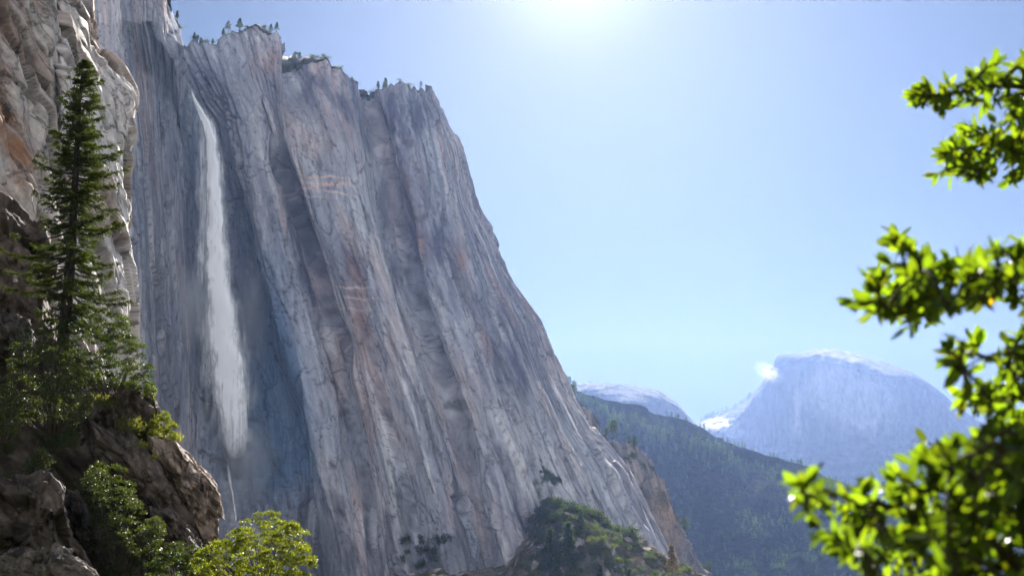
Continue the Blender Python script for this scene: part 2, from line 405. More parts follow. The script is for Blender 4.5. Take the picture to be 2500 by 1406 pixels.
RIBS = [  # edges of buttresses in photo coordinates: side +1 = the rock falls back to the right of the edge, -1 = to the left
    (-1, 11, 46, [(545, 290), (590, 440), (612, 560), (640, 700), (668, 830), (700, 960), (730, 1080), (770, 1250)]),
    (1, 15, 34, [(668, 400), (700, 500), (735, 590), (765, 680), (790, 770), (830, 870)]),
    (1, 10, 26, [(884, 230), (905, 360), (930, 520), (955, 640), (985, 760), (1030, 900), (1080, 1040), (1130, 1200)]),
    (-1, 12, 28, [(955, 250), (985, 420), (1005, 540), (1030, 680), (1060, 800), (1110, 950), (1180, 1120)]),
    (1, 11, 30, [(1090, 520), (1110, 680), (1150, 800), (1210, 960), (1270, 1100), (1330, 1230)]),
    (1, 10, 35, [(850, 720), (880, 820), (905, 900), (940, 1050), (985, 1200), (1010, 1330)]),
    (1, 20, 50, [(694, 60), (690, 160), (694, 290)]),
    (1, 10, 28, [(1170, 740), (1210, 860), (1260, 970), (1310, 1080), (1360, 1180)]),
    (1, 9, 26, [(780, 800), (825, 950), (862, 1080), (885, 1200), (900, 1330)]),
    (-1, 8, 26, [(1010, 900), (1050, 1030), (1090, 1160), (1130, 1300)]),
    (1, 8, 22, [(1040, 330), (1062, 470), (1085, 600)]),
    (-1, 9, 30, [(640, 250), (668, 330), (690, 420)]),
    (1, 7, 18, [(1110, 420), (1150, 560), (1200, 700)]),
    (-1, 8, 20, [(1190, 1000), (1240, 1130), (1290, 1260), (1320, 1340)]),
    (-1, 8, 24, [(735, 980), (765, 1100), (800, 1230), (830, 1350)]),
]
gm = np.zeros(B.shape[:2]); rib = np.zeros(B.shape[:2]); gully = np.zeros(B.shape[:2])
for k_, (sd_, dep, wid, ln_) in enumerate(RIBS):
    ln_ = np.array(ln_, float)
    xl = np.interp(py0, ln_[:, 1], ln_[:, 0]) + 9 * n2(py0 / 150, py0 * 0 + k_, 7)
    fade = sst(ln_[0, 1] - 60, ln_[0, 1] + 40, py0) * sst(ln_[-1, 1] + 70, ln_[-1, 1] - 60, py0)
    d_ = (px0 - xl) * sd_
    dj_ = d_ + 3 * n2(py0 / 40, px0 / 40, 8) * np.exp(-np.abs(d_) / 8)
    g_ = np.where(dj_ > -2, sst(-2, 5, dj_) * np.exp(-np.maximum(d_, 0) / wid), 0) * fade
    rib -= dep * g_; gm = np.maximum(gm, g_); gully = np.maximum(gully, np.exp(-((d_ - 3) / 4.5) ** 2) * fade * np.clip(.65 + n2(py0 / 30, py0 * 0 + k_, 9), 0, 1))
disp = disp * (1 - .8 * gm) + 1.1 * rib
A = B + nor * disp[..., None]
below = np.maximum(0, Vv - Vv[8:9])
A[..., 2] += sst(26, 0, below) * (5.0 * facets2(U / 8, below / 14 + 3.3, 151)[0] + 1.6 * facets2(U / 3, below / 5 + 1.3, 152)[0])
# stains and lichen of the wall, some shade and mist tint painted in
c = np.ones(B.shape) * np.array([.30, .30, .335])
lowf = fbm2(U / 70, Vv / 160, 4, 71)
c = mixc(c, (.43, .41, .43), sst(-.15, .5, lowf))
c = mixc(c, (.42, .315, .285), .7 * sst(.05, .55, fbm2(U / 30, Vv / 150, 4, 81)))
c = mixc(c, (.28, .31, .34), .6 * sst(.0, .5, fbm2(U / 45, Vv / 200, 3, 85)))
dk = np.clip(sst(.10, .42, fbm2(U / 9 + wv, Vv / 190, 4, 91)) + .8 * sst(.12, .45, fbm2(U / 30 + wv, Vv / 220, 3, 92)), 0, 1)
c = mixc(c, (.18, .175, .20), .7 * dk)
lt = sst(.12, .5, fbm2(U / 9 + wv, Vv / 120, 4, 101))
c = mixc(c, (.60, .58, .57), .5 * lt)
pn = .55 + .9 * fbm2(U / 10, Vv / 45, 4, 111)
def stain(lst, col, k=1.0):
    global c
    for (cx, cy, rx, ry, an) in lst:
        c = mixc(c, col, np.clip(k * gauss(px0, py0, cx, cy, rx, ry, an) * np.clip(pn, 0, 1.4), 0, 1))
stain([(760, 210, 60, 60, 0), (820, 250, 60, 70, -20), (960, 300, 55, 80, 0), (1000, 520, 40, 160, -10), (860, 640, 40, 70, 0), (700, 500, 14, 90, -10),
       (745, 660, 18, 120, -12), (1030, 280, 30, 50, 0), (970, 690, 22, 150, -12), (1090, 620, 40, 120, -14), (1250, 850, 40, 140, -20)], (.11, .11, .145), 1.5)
stain([(880, 790, 26, 150, -8), (690, 530, 8, 60, -8), (824, 930, 14, 80, -8), (862, 1240, 16, 40, 0), (1192, 815, 10, 50, -12), (1024, 610, 9, 60, 0), (1000, 460, 22, 60, 0),
       (1140, 640, 14, 60, -10), (650, 150, 40, 40, 0), (960, 860, 14, 60, -12), (1360, 880, 12, 60, -20)], (.36, .21, .15), .8)
stain([(610, 480, 70, 170, -8), (760, 330, 60, 80, 0), (1290, 1150, 50, 170, -20), (930, 620, 12, 230, -8), (985, 800, 12, 200, -14), (1110, 920, 24, 170, -16), (760, 1010, 30, 220, -12)], (.50, .475, .46), .8)
for (cx, cy, rx, ry, an) in [(775, 430, 75, 3, 2), (800, 447, 62, 5, 3), (760, 455, 66, 3, -5), (820, 470, 46, 2.5, 10), (740, 478, 50, 2, 2), (840, 700, 60, 2, 3), (850, 725, 60, 2, 3), (830, 752, 50, 2, 0)]:
    wig = 6 * n2(px0 / 30, py0 * 0 + cy, 7)
    c = mixc(c, (.62, .46, .40), np.clip(gauss(px0, py0 + wig, cx, cy, rx, ry, an) * 1.1, 0, .9))
wet_and_mist = np.clip(gauss(px0, py0, 690, 900, 60, 260, -10) + gauss(px0, py0, 660, 1100, 90, 140, 0) + gauss(px0, py0, 545, 640, 100, 420, -6) * .75, 0, 1)
c = mixc(c, (.085, .16, .27), .85 * wet_and_mist)                                              # wet polish behind the fall, the mist's blue painted into it
c = mixc(c, (.10, .10, .115), .75 * sst(.0, .35, fbm2(U / 16 + wv, Vv / 80, 4, 141) + 1.3 * gauss(px0, py0, 930, 1420, 300, 190) - .55))      # black seepage streaks, with the shade at the foot painted in
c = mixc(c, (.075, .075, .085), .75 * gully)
ck = np.exp(-(e2 / .045) ** 2) * sst(.02, .3, fbm2(U / 20, Vv / 40, 3, 145)) + .8 * np.exp(-(e3 / .06) ** 2) * sst(.1, .4, fbm2(U / 14, Vv / 30, 3, 146))
c = mixc(c, (.07, .07, .085), .75 * np.clip(ck, 0, 1))                            # short open cracks
jn = np.exp(-(e1 / .03) ** 2)
c = mixc(c, (.07, .07, .08), .6 * jn)
veg = sst(.35, .6, fbm2(U / 18, Vv / 30, 4, 121)) * np.clip(gauss(px0, py0, 1350, 1150, 60, 200, -25) + gauss(px0, py0, 1080, 970, 60, 60) * .6, 0, 1)
c = mixc(c, (.04, .055, .03), veg)
top_ = np.arange(B.shape[0])[:, None] * np.ones(B.shape[1])[None]
c = mixc(c, (.075, .075, .05), sst(10, 8, top_))                                    # scrub and soil on the flat top
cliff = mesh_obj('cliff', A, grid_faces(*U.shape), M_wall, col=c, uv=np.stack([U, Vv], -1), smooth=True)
tag(cliff, 'tall streaked grey granite cliff behind the waterfall', 'cliff', kind='structure')
MP = proj(A); MPX, MPY, MD = [q.ravel() for q in MP]
def wall_D(px, py):
    m = (np.abs(MPX - px) < 5) & (np.abs(MPY - py) < 5)
    return float(np.min(MD[m])) if m.any() else 1100.0

# ---- spur beyond the right edge of the main cliff
spur = [
    [(1290, 900, 1500), (1290, 1100, 1460), (1290, BT, 1400)],
    [(1340, 922, 1480), (1350, 1100, 1440), (1400, BT, 1370)],
    [(1372, 938, 1470), (1385, 1040, 1440), (1440, BT, 1350)],
    [(1386, 958, 1450), (1400, 1060, 1420), (1480, BT, 1330)],
    [(1418, 984, 1440), (1440, 1090, 1400), (1520, BT, 1320)],
    [(1440, 1012, 1440), (1470, 1130, 1390), (1560, BT, 1310)],
    [(1478, 1076, 1430), (1510, 1180, 1380), (1590, BT, 1300)],
    [(1530, 1084, 1420), (1560, 1200, 1370), (1630, BT, 1290)],
    [(1566, 1106, 1420), (1600, 1230, 1370), (1670, BT, 1300)],
    [(1604, 1150, 1430), (1630, 1260, 1390), (1710, BT, 1320)],
    [(1628, 1200, 1450), (1656, 1300, 1420), (1745, BT, 1350)],
    [(1650, 1268, 1480), (1686, 1350, 1450), (1780, BT, 1390)],
    [(1640, 1280, 1600), (1690, 1380, 1600), (1760, BT, 1600)],
]
B, U, Vv = net(spur, 240, 260, back=((200, -20), (30, -2)), sm=3, smu=3)
px0, py0, _ = proj(B); nor = gridnormal(B)
wv = fbm2(U / 50, Vv / 90, 3, 205)
f1, e1 = facets2(U / 26 + .4 * wv, Vv / 70 + .5 * wv, 231); f2, e2 = facets2(U / 9 + .5 * wv, Vv / 26 + wv, 241)
A = B + nor * (6 * f1 + 3.2 * f2 + 4 * ridge2(U / 22 + wv, Vv / 150, 3, 251) + 1.3 * fbm2(U / 8, Vv / 8, 4, 261))[..., None]
c = np.ones(B.shape) * np.array([.20, .185, .18])
c = mixc(c, (.33, .29, .27), sst(-.1, .5, fbm2(U / 40, Vv / 100, 4, 271)))
c = mixc(c, (.09, .09, .10), .7 * sst(.0, .4, fbm2(U / 8, Vv / 90, 4, 281)))
c = mixc(c, (.40, .27, .17), .7 * gauss(px0, py0, 1625, 1260, 25, 90, -15))
c = mixc(c, (.05, .065, .03), .85 * sst(.05, .35, fbm2(U / 14, Vv / 14, 4, 291)) * sst(90, 15, Vv - 200))
spur_o = mesh_obj('cliff', A, grid_faces(*U.shape), M_wall, col=c, uv=np.stack([U, Vv], -1), smooth=True)
tag(spur_o, 'low brown rock spur with lone pines on its crest', 'cliff', kind='structure')
SPX, SPY, SD = proj(A); SPV = A

# ---- sunlit near cliff on the left
edge = [(212, -420), (214, -120), (216, 0), (218, 60), (224, 110), (258, 140), (300, 172), (326, 225), (322, 320), (308, 400), (298, 470), (303, 540), (318, 690), (326, 830), (334, 1000), (345, 1300)]
ey = np.array([e[1] for e in edge], float); ex = np.array([e[0] for e in edge], float)
rows = np.array([-420, -250, -120, -40, 0, 40, 90, 122, 140, 160, 230, 320, 395, 450, 520, 600, 690, 760, 830, 1000, 1300, 1700], float)
exr = np.interp(rows, ey, ex)
lean = (830 - rows) / 830 * 24
def acol(x0, D, z1=0., z2=0.):
    return [(x0 + z1 * math.sin(y / 110 + x0) , y, D + l + z2 * math.sin(y / 140 + x0 * .05)) for y, l in zip(rows, lean)]
def ecol(g, D, set_back=16):
    return [(204 + (x - 204) * g, y, D + l + (set_back * (1 - sst(122, 160, np.float64(y))))) for x, y, l in zip(exr, rows, lean)]
LD = lambda x: 120 + .09 * x
left_cols = [acol(-700, 84)] + [acol(x, LD(x) + dz) for x, dz in ((-260, 0), (-190, 1.5), (-130, -1), (-85, .5), (-30, -1), (10, 1.2), (55, -.6), (88, .8), (122, -.8), (138, 3.5), (150, .5), (182, 1.0))] + [
             ecol(0, 138.6, 3), ecol(.2, 140.6, 4), ecol(.42, 143.4, 5), ecol(.62, 145.2, 5), ecol(.82, 148, 5), ecol(.95, 149, 5), ecol(1, 151, 5), ecol(.9, 162, 5), ecol(.2, 178, 5)]
B, U, Vv = net(left_cols, 520, 680, back=((-70, 20, 6), (-15, 4, 2)), sm=1, smu=1, lin=True)
px0, py0, _ = proj(B); nor = gridnormal(B)
ca, sa = math.cos(R(36)), math.sin(R(36))
us = U * ca - Vv * sa; vs = U * sa + Vv * ca                 # joints lean down to the right
wv = fbm2(us / 9, vs / 22, 3, 305)
f1, e1 = facets2(us / 4.6 + .15 * wv, vs / 30 + .2 * wv, 331, 2.0); f2, e2 = facets2(us / 1.9 + .2 * wv, vs / 11 + .25 * wv, 341, 2.0); f3, e3 = facets2(us / .8 + .25 * wv, vs / 4.5 + .3 * wv, 351, 1.8)
A = B + nor * (1.15 * f1 + .50 * f2 + .15 * f3 + .12 * ridge2(us / 7 + .3 * wv, vs / 60, 3, 361) + .04 * fbm2(us / .8, vs / 4, 3, 371)
               - .5 * np.exp(-(e1 / .05) ** 2) - .15 * np.exp(-(e2 / .06) ** 2))[..., None]
c = np.ones(B.shape) * np.array([.45, .405, .38])
c = mixc(c, (.56, .52, .51), sst(-.1, .4, fbm2(us / 12, vs / 40, 4, 381)))
c = mixc(c, (.30, .22, .18), .7 * sst(.05, .45, fbm2(us / 5, vs / 25, 4, 391)))
c = mixc(c, (.30, .155, .085), np.clip(1.2 * (gauss(px0, py0, 25, 330, 45, 130, -8) + gauss(px0, py0, -40, 180, 50, 160, 0)) * np.clip(.7 + 1.2 * fbm2(us / 3, vs / 9, 4, 392), 0, 1.3), 0, .95))
c = mixc(c, (.10, .085, .075), np.clip(.75 * np.exp(-(e1 / .05) ** 2) + .6 * np.exp(-(e2 / .05) ** 2) * sst(-.1, .2, fbm2(us / 4, vs / 9, 3, 395)) + .4 * np.exp(-(e3 / .06) ** 2) * sst(0, .3, fbm2(us / 3, vs / 6, 3, 396)), 0, .85))
left = mesh_obj('cliff', A, grid_faces(*U.shape), M_near, col=c, uv=np.stack([us, vs], -1), smooth=True)
tag(left, 'sunlit pinkish granite cliff behind the tall fir', 'cliff', kind='structure')

# ---- dark hillside that carries the fir, bushes and boulders
hs = [
    [(-260, 780, 88), (-260, 1000, 80), (-260, 1500, 66)],
    [(-60, 800, 92), (-60, 1000, 84), (-60, 1500, 68)],
    [(90, 815, 92), (90, 1000, 84), (100, 1500, 68)],
    [(200, 880, 90), (210, 1030, 84), (230, 1500, 68)],
    [(300, 960, 88), (330, 1120, 82), (360, 1500, 68)],
    [(370, 1060, 87), (410, 1220, 80), (450, 1500, 68)],
    [(440, 1200, 86), (490, 1330, 79), (540, 1500, 68)],
    [(500, 1330, 86), (560, 1420, 79), (620, 1520, 70)],
    [(600, 1430, 90), (680, 1480, 85), (740, 1560, 78)],
]
B, U, Vv = net(hs, 160, 160, back=((60, -12), (12, -1)), sm=4, smu=4)
nor = gridnormal(B)
f1, e1 = facets2(U / 3, Vv / 4, 431)
A = B + nor * (1.0 * fbm2(U / 4, Vv / 4, 5, 401) + .8 * f1)[..., None]
c = np.ones(B.shape) * np.array([.055, .043, .033])
c = mixc(c, (.10, .08, .065), sst(0, .4, fbm2(U / 2, Vv / 2, 4, 411)))
c = mixc(c, (.035, .045, .02), sst(.1, .4, fbm2(U / 3, Vv / 3, 4, 421)))
hill = mesh_obj('hillside', A, grid_faces(*U.shape), M_soil, col=c, uv=np.stack([U, Vv], -1), smooth=True)
tag(hill, 'dark steep earth slope under the fir and bushes', 'hillside', kind='structure')
HPX, HPY, HD = [q.ravel() for q in proj(A)]

# ---- scree slope at the foot of the cliff
ts = [
    [(960, 1400, 935), (960, 1450, 905), (960, 1600, 850)],
    [(1100, 1390, 925), (1110, 1450, 890), (1120, 1600, 840)],
    [(1230, 1372, 930), (1230, 1430, 890), (1230, 1600, 830)],
    [(1290, 1290, 955), (1300, 1380, 890), (1310, 1600, 820)],
    [(1330, 1215, 975), (1350, 1310, 910), (1370, 1600, 815)],
    [(1400, 1228, 975), (1430, 1320, 905), (1450, 1600, 815)],
    [(1480, 1270, 985), (1510, 1350, 920), (1540, 1600, 820)],
    [(1560, 1306, 1000), (1590, 1380, 935), (1620, 1600, 830)],
    [(1640, 1354, 1025), (1670, 1430, 960), (1700, 1600, 850)],
    [(1730, 1412, 1050), (1760, 1480, 985), (1790, 1600, 880)],
    [(1850, 1500, 1080), (1880, 1540, 1020), (1900, 1650, 930)],
]
B, U, Vv = net(ts, 260, 180, back=((90, -45), (15, -4)), sm=3, smu=4)
px0, py0, _ = proj(B); nor = gridnormal(B)
f1, e1 = facets2(U / 12, Vv / 16, 531)
A = B + nor * (4 * fbm2(U / 30, Vv / 40, 4, 501) + 1.5 * f1 + 1.0 * fbm2(U / 5, Vv / 5, 4, 511))[..., None]
c = np.ones(B.shape) * np.array([.13, .11, .085])
c = mixc(c, (.36, .32, .29), sst(.1, .4, fbm2((U + Vv * .4) / 8, Vv / 40, 4, 521)))
c = mixc(c, (.06, .06, .03), sst(-.05, .25, fbm2(U / 12, Vv / 12, 4, 541)))
scree = mesh_obj('hillside', A, grid_faces(*U.shape), M_wall, col=c, uv=np.stack([U, Vv], -1), smooth=True)
tag(scree, 'rubble slope with low scrub below the cliff', 'hillside', kind='structure')
TPX, TPY, TD = proj(A); TV = A

# ---- forested ridge in the haze
cy = [(1280, 905), (1340, 925), (1385, 943), (1430, 962), (1500, 988), (1560, 1004), (1620, 1018), (1690, 1034), (1760, 1066), (1830, 1098), (1885, 1112), (1950, 1128), (2010, 1162), (2100, 1196), (2250, 1262), (2500, 1340), (2750, 1400)]
rg_cols = [[(x, y, 3400 - (x - 1300) * .28), (x + 20, y + 40, 3280 - (x - 1300) * .28), (x + 60, y + 180, 2920 - (x - 1300) * .22), (x + 110, max(1520, y + 330), 2300)] for x, y in cy]
B, U, Vv = net(rg_cols, 420, 260, back=((900, -260), (90, -14)), sm=4, smu=4)
px0, py0, _ = proj(B); nor = gridnormal(B)
wv = fbm2(U / 200, Vv / 200, 3, 605)
f1, e1 = facets2(U / 90 + wv, Vv / 130 + wv, 631)
A = B + nor * (20 * fbm2(U / 190, Vv / 300, 4, 601) + 9 * f1 + 15 * ridge2(U / 130 + .5 * Vv / 220, Vv / 450, 3, 611) * np.clip(Vv - 990, 0, 200) / 200)[..., None]
c = np.ones(B.shape) * np.array([.035, .04, .036])
c = mixc(c, (.05, .05, .048), sst(.1, .5, fbm2((U) / 70, Vv / 160, 5, 621)))
c = mixc(c, (.018, .030, .022), sst(-.15, .15, fbm2((U + Vv * .6) / 160, Vv / 90, 5, 641)))
c = mixc(c, (.02, .03, .018), sst(150, 330, Vv - 990))
ridge_o = mesh_obj('hill', A, grid_faces(*U.shape), M_hill, col=c, uv=np.stack([U, Vv], -1), smooth=True)
tag(ridge_o, 'long blue forested ridge descending to the right', 'hill', kind='structure')
RPX, RPY, RD = proj(A); RV = A

# ---- rounded granite dome behind the ridge
nd = [(1300, 985, 1000), (1350, 962, 978), (1400, 941, 953), (1450, 933, 946), (1490, 933, 962), (1530, 936, 976), (1560, 941, 974), (1590, 949, 968), (1620, 962, 974), (1645, 978, 985), (1668, 1000, 1006), (1690, 1024, 1030), (1720, 1060, 1066), (1760, 1110, 1116)]
nd_cols = [[(x, a, 8000), (x, (a + b) / 2, 7500), (x, b, 7000), (x, b + 40, 6800), (x, 1200, 6500)] for x, a, b in nd]
B, U, Vv = net(nd_cols, 260, 160, back=((1500, -600), (200, -30)), sm=2, smu=4)
nor = gridnormal(B); px0, py0, _ = proj(B)
A = B + nor * (14 * fbm2(U / 160, Vv / 260, 4, 701) + 4 * ridge2(U / 60, Vv / 400, 3, 705))[..., None]
c = np.ones(B.shape) * np.array([.22, .215, .21])
c = mixc(c, (.13, .13, .135), .7 * sst(-.1, .35, fbm2(U / 60, Vv / 300, 4, 711)))
c = mixc(c, (.07, .085, .06), .8 * sst(.12, .3, fbm2(U / 70, Vv / 90, 5, 721)))
c = c * (1 + .0 * sst(.35, .7, gridnormal(blur(blur(A, 3, 0), 3, 1))[..., 2:3]))
dome = mesh_obj('hill', A, grid_faces(*U.shape), M_far, col=c, uv=np.stack([U, Vv], -1), smooth=True)
tag(dome, 'smooth rounded granite dome rising behind the forested ridge', 'mountain', kind='structure')
NPX, NPY, ND_ = proj(A); NV = A

# ---- half-cut granite mountain
hd = [(1620, 1075, 1100), (1690, 1036, 1062), (1730, 1018, 1050), (1765, 1004, 1040), (1800, 990, 1010), (1828, 972, 990), (1850, 944, 965), (1872, 915, 930), (1885, 896, 904), (1890, 880, 884), (1897, 868, 872), (1912, 864, 869),
      (1945, 862, 869), (1990, 852, 868), (2020, 850, 871), (2060, 855, 878), (2100, 866, 889), (2140, 876, 900), (2180, 889, 908), (2215, 904, 914), (2250, 922, 926), (2290, 951, 955), (2330, 985, 989), (2380, 1020, 1026), (2460, 1070, 1080), (2560, 1110, 1120), (2750, 1150, 1165)]
hd_cols = []
for x, a, b in hd:
    far = 740 * sst(2, 20, np.float64(b - a))
    fb = np.interp(x, [1620, 1760, 1900, 2150, 2290, 2750], [1150, 1120, 1085, 1095, 1100, 1200])
    hd_cols.append([(x, a, 9150 + far + 60), (x, (a + b) / 2, 9150 + far * .5 + 30), (x, b, 9120), (x + 1, b + 10, 9020), (x + 4, fb, 8920), (x + 4, fb + 60, 8500), (x + 4, 1330, 7600)])
B, U, Vv = net(hd_cols, 420, 240, back=((1600, -900), (180, -60)), sm=1, smu=2)
nor = gridnormal(B); px0, py0, _ = proj(B)
kt_ = .25 + .75 * sst(1780 + 250, 1780 + 900, Vv)
A = B + nor * (kt_ * (26 * fbm2(U / 260, Vv / 420, 5, 801) + 5 * ridge2(U / 170, Vv / 700, 2, 805) + 8 * facets2(U / 90, Vv / 160, 809)[0]))[..., None]
c = np.ones(B.shape) * np.array([.11, .11, .12])
c = mixc(c, (.10, .105, .12), .7 * sst(-.1, .35, fbm2(U / 200, Vv / 700, 4, 811)))
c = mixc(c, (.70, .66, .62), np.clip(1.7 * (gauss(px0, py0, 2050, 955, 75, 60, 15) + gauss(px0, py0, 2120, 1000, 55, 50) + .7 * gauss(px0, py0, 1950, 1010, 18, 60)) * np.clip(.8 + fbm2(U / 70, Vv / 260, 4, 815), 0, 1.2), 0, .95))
c = mixc(c, (.55, .53, .50), np.clip(1.6 * gauss(px0, py0, 1765, 1036, 45, 16, 12), 0, 1) * sst(-.3, .1, fbm2(U / 60, Vv / 60, 4, 821)))  # sunlit shoulder patch, its brightness painted into the colour
c = mixc(c, (.05, .065, .045), sst(1080, 1130, py0 + 60 * fbm2(U / 200, Vv / 100, 4, 831)) * .9)
c = mixc(c, (.05, .065, .045), .9 * sst(.0, .25, fbm2(U / 50, Vv / 50, 4, 841)) * sst(1835, 1815, px0) * sst(1022, 1010, py0))
c = c * (1 + .5 * sst(.35, .7, gridnormal(blur(blur(A, 3, 0), 3, 1))[..., 2:3]))  # sunlit cap: light painted into the colour of up-facing rock
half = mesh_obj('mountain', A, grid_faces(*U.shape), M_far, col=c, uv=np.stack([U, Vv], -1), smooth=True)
tag(half, 'great granite dome with one sheer flat face', 'mountain', kind='structure')
DPX, DPY, DD = proj(A); DV = A

# ---- valley ground
gx = np.concatenate([-np.geomspace(12, 12400, 60)[::-1], np.linspace(-10, 10, 5), np.geomspace(12, 12400, 60)])
gy = np.concatenate([-np.geomspace(20, 1650, 24)[::-1], np.geomspace(6, 12400, 90) - 12])
GX, GY = np.meshgrid(gx, gy)
r = np.hypot(GX, GY)
GZ = -3.2 - 40 * sst(4, 90, r) - 190 * sst(60, 900, r) + 50 * sst(0, 1, -GX / 200) * sst(15, 200, r) + sst(10, 200, r) * 8 * fbm2(GX / 120, GY / 120, 4, 901)
nr_ = sst(0, -25, GX) * sst(20, 60, GY) * (1 - sst(250, 420, GY)); GZ = GZ * (1 - nr_) - 9 * nr_
ap_ = sst(520, 860, GY) * (1 - sst(1900, 2600, GY)) * (1 - sst(250, 700, GX)) * sst(-1600, -900, GX); GZ = GZ * (1 - ap_) + (-42 - .01 * (GY - 860)) * ap_
c = np.ones(GZ.shape + (3,)) * np.array([.035, .05, .022])
c = mixc(c, (.075, .07, .05), sst(-.1, .3, fbm2(GX / 60, GY / 60, 4, 911)))
ground = mesh_obj('ground', np.stack([GX, GY, GZ], -1), grid_faces(*GX.shape)[:, ::-1], M_soil, col=c, uv=np.stack([GX, GY], -1), smooth=True)
tag(ground, 'valley floor far below the trail', 'ground', kind='structure')

# ---- unseen dark wooded slope added behind the trail to keep the near rocks dark
wx = np.linspace(-420, 260, 80); wy = np.linspace(0, 1, 50)
WX, WY = np.meshgrid(wx, wy)
WZ = -9 + 175 * np.sin(WY * 2.2) ** 1.1 * sst(260, 90, WX) * sst(-420, -200, WX) + 7 * fbm2(WX / 40, WY * 4, 4, 961)
V_ = np.stack([WX, -14 - 200 * WY - .0006 * WX ** 2, WZ], -1)
c = np.ones(WX.shape + (3,)) * np.array([.030, .042, .020]); c = mixc(c, (.07, .06, .045), sst(.1, .4, fbm2(WX / 18, WY * 12, 4, 965)))
wk = mesh_obj('hillside', V_, grid_faces(*WX.shape)[:, ::-1], M_soil, col=c, uv=np.stack([WX, WY * 250], -1), smooth=True)
tag(wk, 'unseen dark wooded slope added behind the trail as a light blocker', 'hillside', kind='structure')
# ---- unseen mountain wall added as a bouncer: faces the sun, lights the shaded cliff
bx = np.linspace(-2600, 3000, 150); bz = np.linspace(0, 1, 60)
BX, BZ = np.meshgrid(bx, bz)
H_ = 1150 + 130 * n2(BX / 700, 0 * BX, 951) + 60 * n2(BX / 180, 0 * BX, 952)
YY_ = -420 - 640 * BZ + 60 * fbm2(BX / 260, BZ * 3, 4, 953) - .00012 * 0 * BX
V_ = np.stack([BX, YY_, -230 + (H_ + 200) * BZ], -1)
nb_ = V_.shape[0]
c = np.ones(BX.shape + (3,)) * np.array([.49, .53, .61]); c = mixc(c, (.40, .42, .47), sst(0, .4, fbm2(BX / 60, BZ * 4, 4, 955)))  # bluish tint put in to cool the bounced light
bk = mesh_obj('mountain', V_, grid_faces(*BX.shape)[:, ::-1], M_far, col=c, uv=np.stack([BX, BZ * 900], -1), smooth=True)  # unseen wall added to bounce light
tag(bk, 'unseen sunlit mountain wall added behind the trail to bounce light', 'mountain', kind='structure')

# ================================================================== BOULDERS
def outline_rock(name, label, poly, D, thick, seed, colr, cat='rock', amp=.5, n=120, tilt=(0, 0), sq=.75, group=None):
    """a solid boulder: outline in the photo, its own distance and thickness, rounded front and back, broken into slabs"""
    poly = np.asarray(poly, float); cx, cy = poly.mean(0)
    q = np.concatenate([poly, poly[:1]]); seg = np.concatenate([[0], np.cumsum(np.hypot(*np.diff(q, axis=0).T))])
    na = n * 2; s = np.linspace(0, seg[-1], na, endpoint=False)
    ox = np.interp(s, seg, q[:, 0]) - cx; oy = np.interp(s, seg, q[:, 1]) - cy
    th = np.linspace(0.02, math.pi - .02, n)
    rr = np.sin(th) ** sq; dd = -np.sign(np.cos(th)) * np.abs(np.cos(th)) ** .9
    X = cx + rr[:, None] * ox[None]; Y = cy + rr[:, None] * oy[None]
    Dp = D + dd[:, None] * thick + (X - cx) * tilt[0] + (Y - cy) * tilt[1]
    V = P(X, Y, Dp)
    i = np.arange(n * na).reshape(n, na); j = np.roll(i, -1, 1)
    F = np.stack([i[:-1], i[1:], j[1:], j[:-1]], -1).reshape(-1, 4)
    cen = P(cx, cy, D); dirn = unit(V - cen)
    sc = thick
    sh = V.copy(); sh = np.stack([V[..., 0] * .9 + V[..., 2] * .55, V[..., 1], V[..., 2] * .5 - V[..., 0] * .25], -1)   # slabs lean down to the right
    wob = fbm3(V / (sc * .8), 3, seed)
    ff = facets3(sh / (sc * .55) + .3 * wob[..., None], seed + 3) * 1.0 + .5 * facets3(sh / (sc * .2) + .3 * wob[..., None], seed + 5)
    edgek = .7 + .3 * np.abs(np.cos(th))[:, None]
    V = V + dirn * (amp * (ff + .8 * wob + .25 * fbm3(V / (sc * .12), 4, seed + 9)) * edgek)[..., None]
    cc = np.ones(V.shape) * np.array(colr)
    cc = mixc(cc, np.array(colr) * .45, sst(0, .5, fbm3(sh / (sc * .3), 4, seed + 11)))
    cc = mixc(cc, np.array(colr) * 1.6, sst(.1, .6, fbm3(sh / (sc * .15), 4, seed + 13)))
    base = P(cx, poly[:, 1].max(), D)
    uvc = np.stack([sh[..., 0], sh[..., 2] * 1.8], -1)
    o = mesh_obj(name, V, F, M_rock, col=cc, uv=uvc, smooth=True, loc=base)
    tag(o, label, cat, group)
    return o, V
BR = (.105, .082, .07)
outline_rock('boulder', 'dark brown overhanging boulder at the left edge behind the fir trunk', [(-120, 470), (10, 490), (60, 535), (100, 590), (118, 660), (112, 740), (135, 830), (60, 900), (-120, 900)], 92, 6, 1, (.10, .075, .06), amp=1.0)
outline_rock('boulder', 'small rounded dark boulder low at the left beside the fir trunk', [(-60, 775), (30, 768), (70, 785), (82, 830), (60, 900), (-60, 900)], 84, 2.5, 2, (.08, .07, .06), amp=.35)
_, VA = outline_rock('rock_slab', 'upper dark rock slab under the bush at the foot of the fir', [(205, 975), (250, 945), (330, 940), (372, 965), (385, 1005), (380, 1060), (360, 1120), (300, 1130), (240, 1090)], 80, 3.2, 3, BR, amp=.7, tilt=(-.004, 0))
outline_rock('rock_slab', 'long dark diagonal rock slab with a worn flat face', [(200, 1010), (270, 1055), (330, 1070), (385, 1130), (440, 1200), (470, 1260), (465, 1310), (440, 1330), (380, 1270), (320, 1210), (270, 1150), (215, 1110)], 76, 2.8, 4, BR, amp=.6, tilt=(.006, 0))
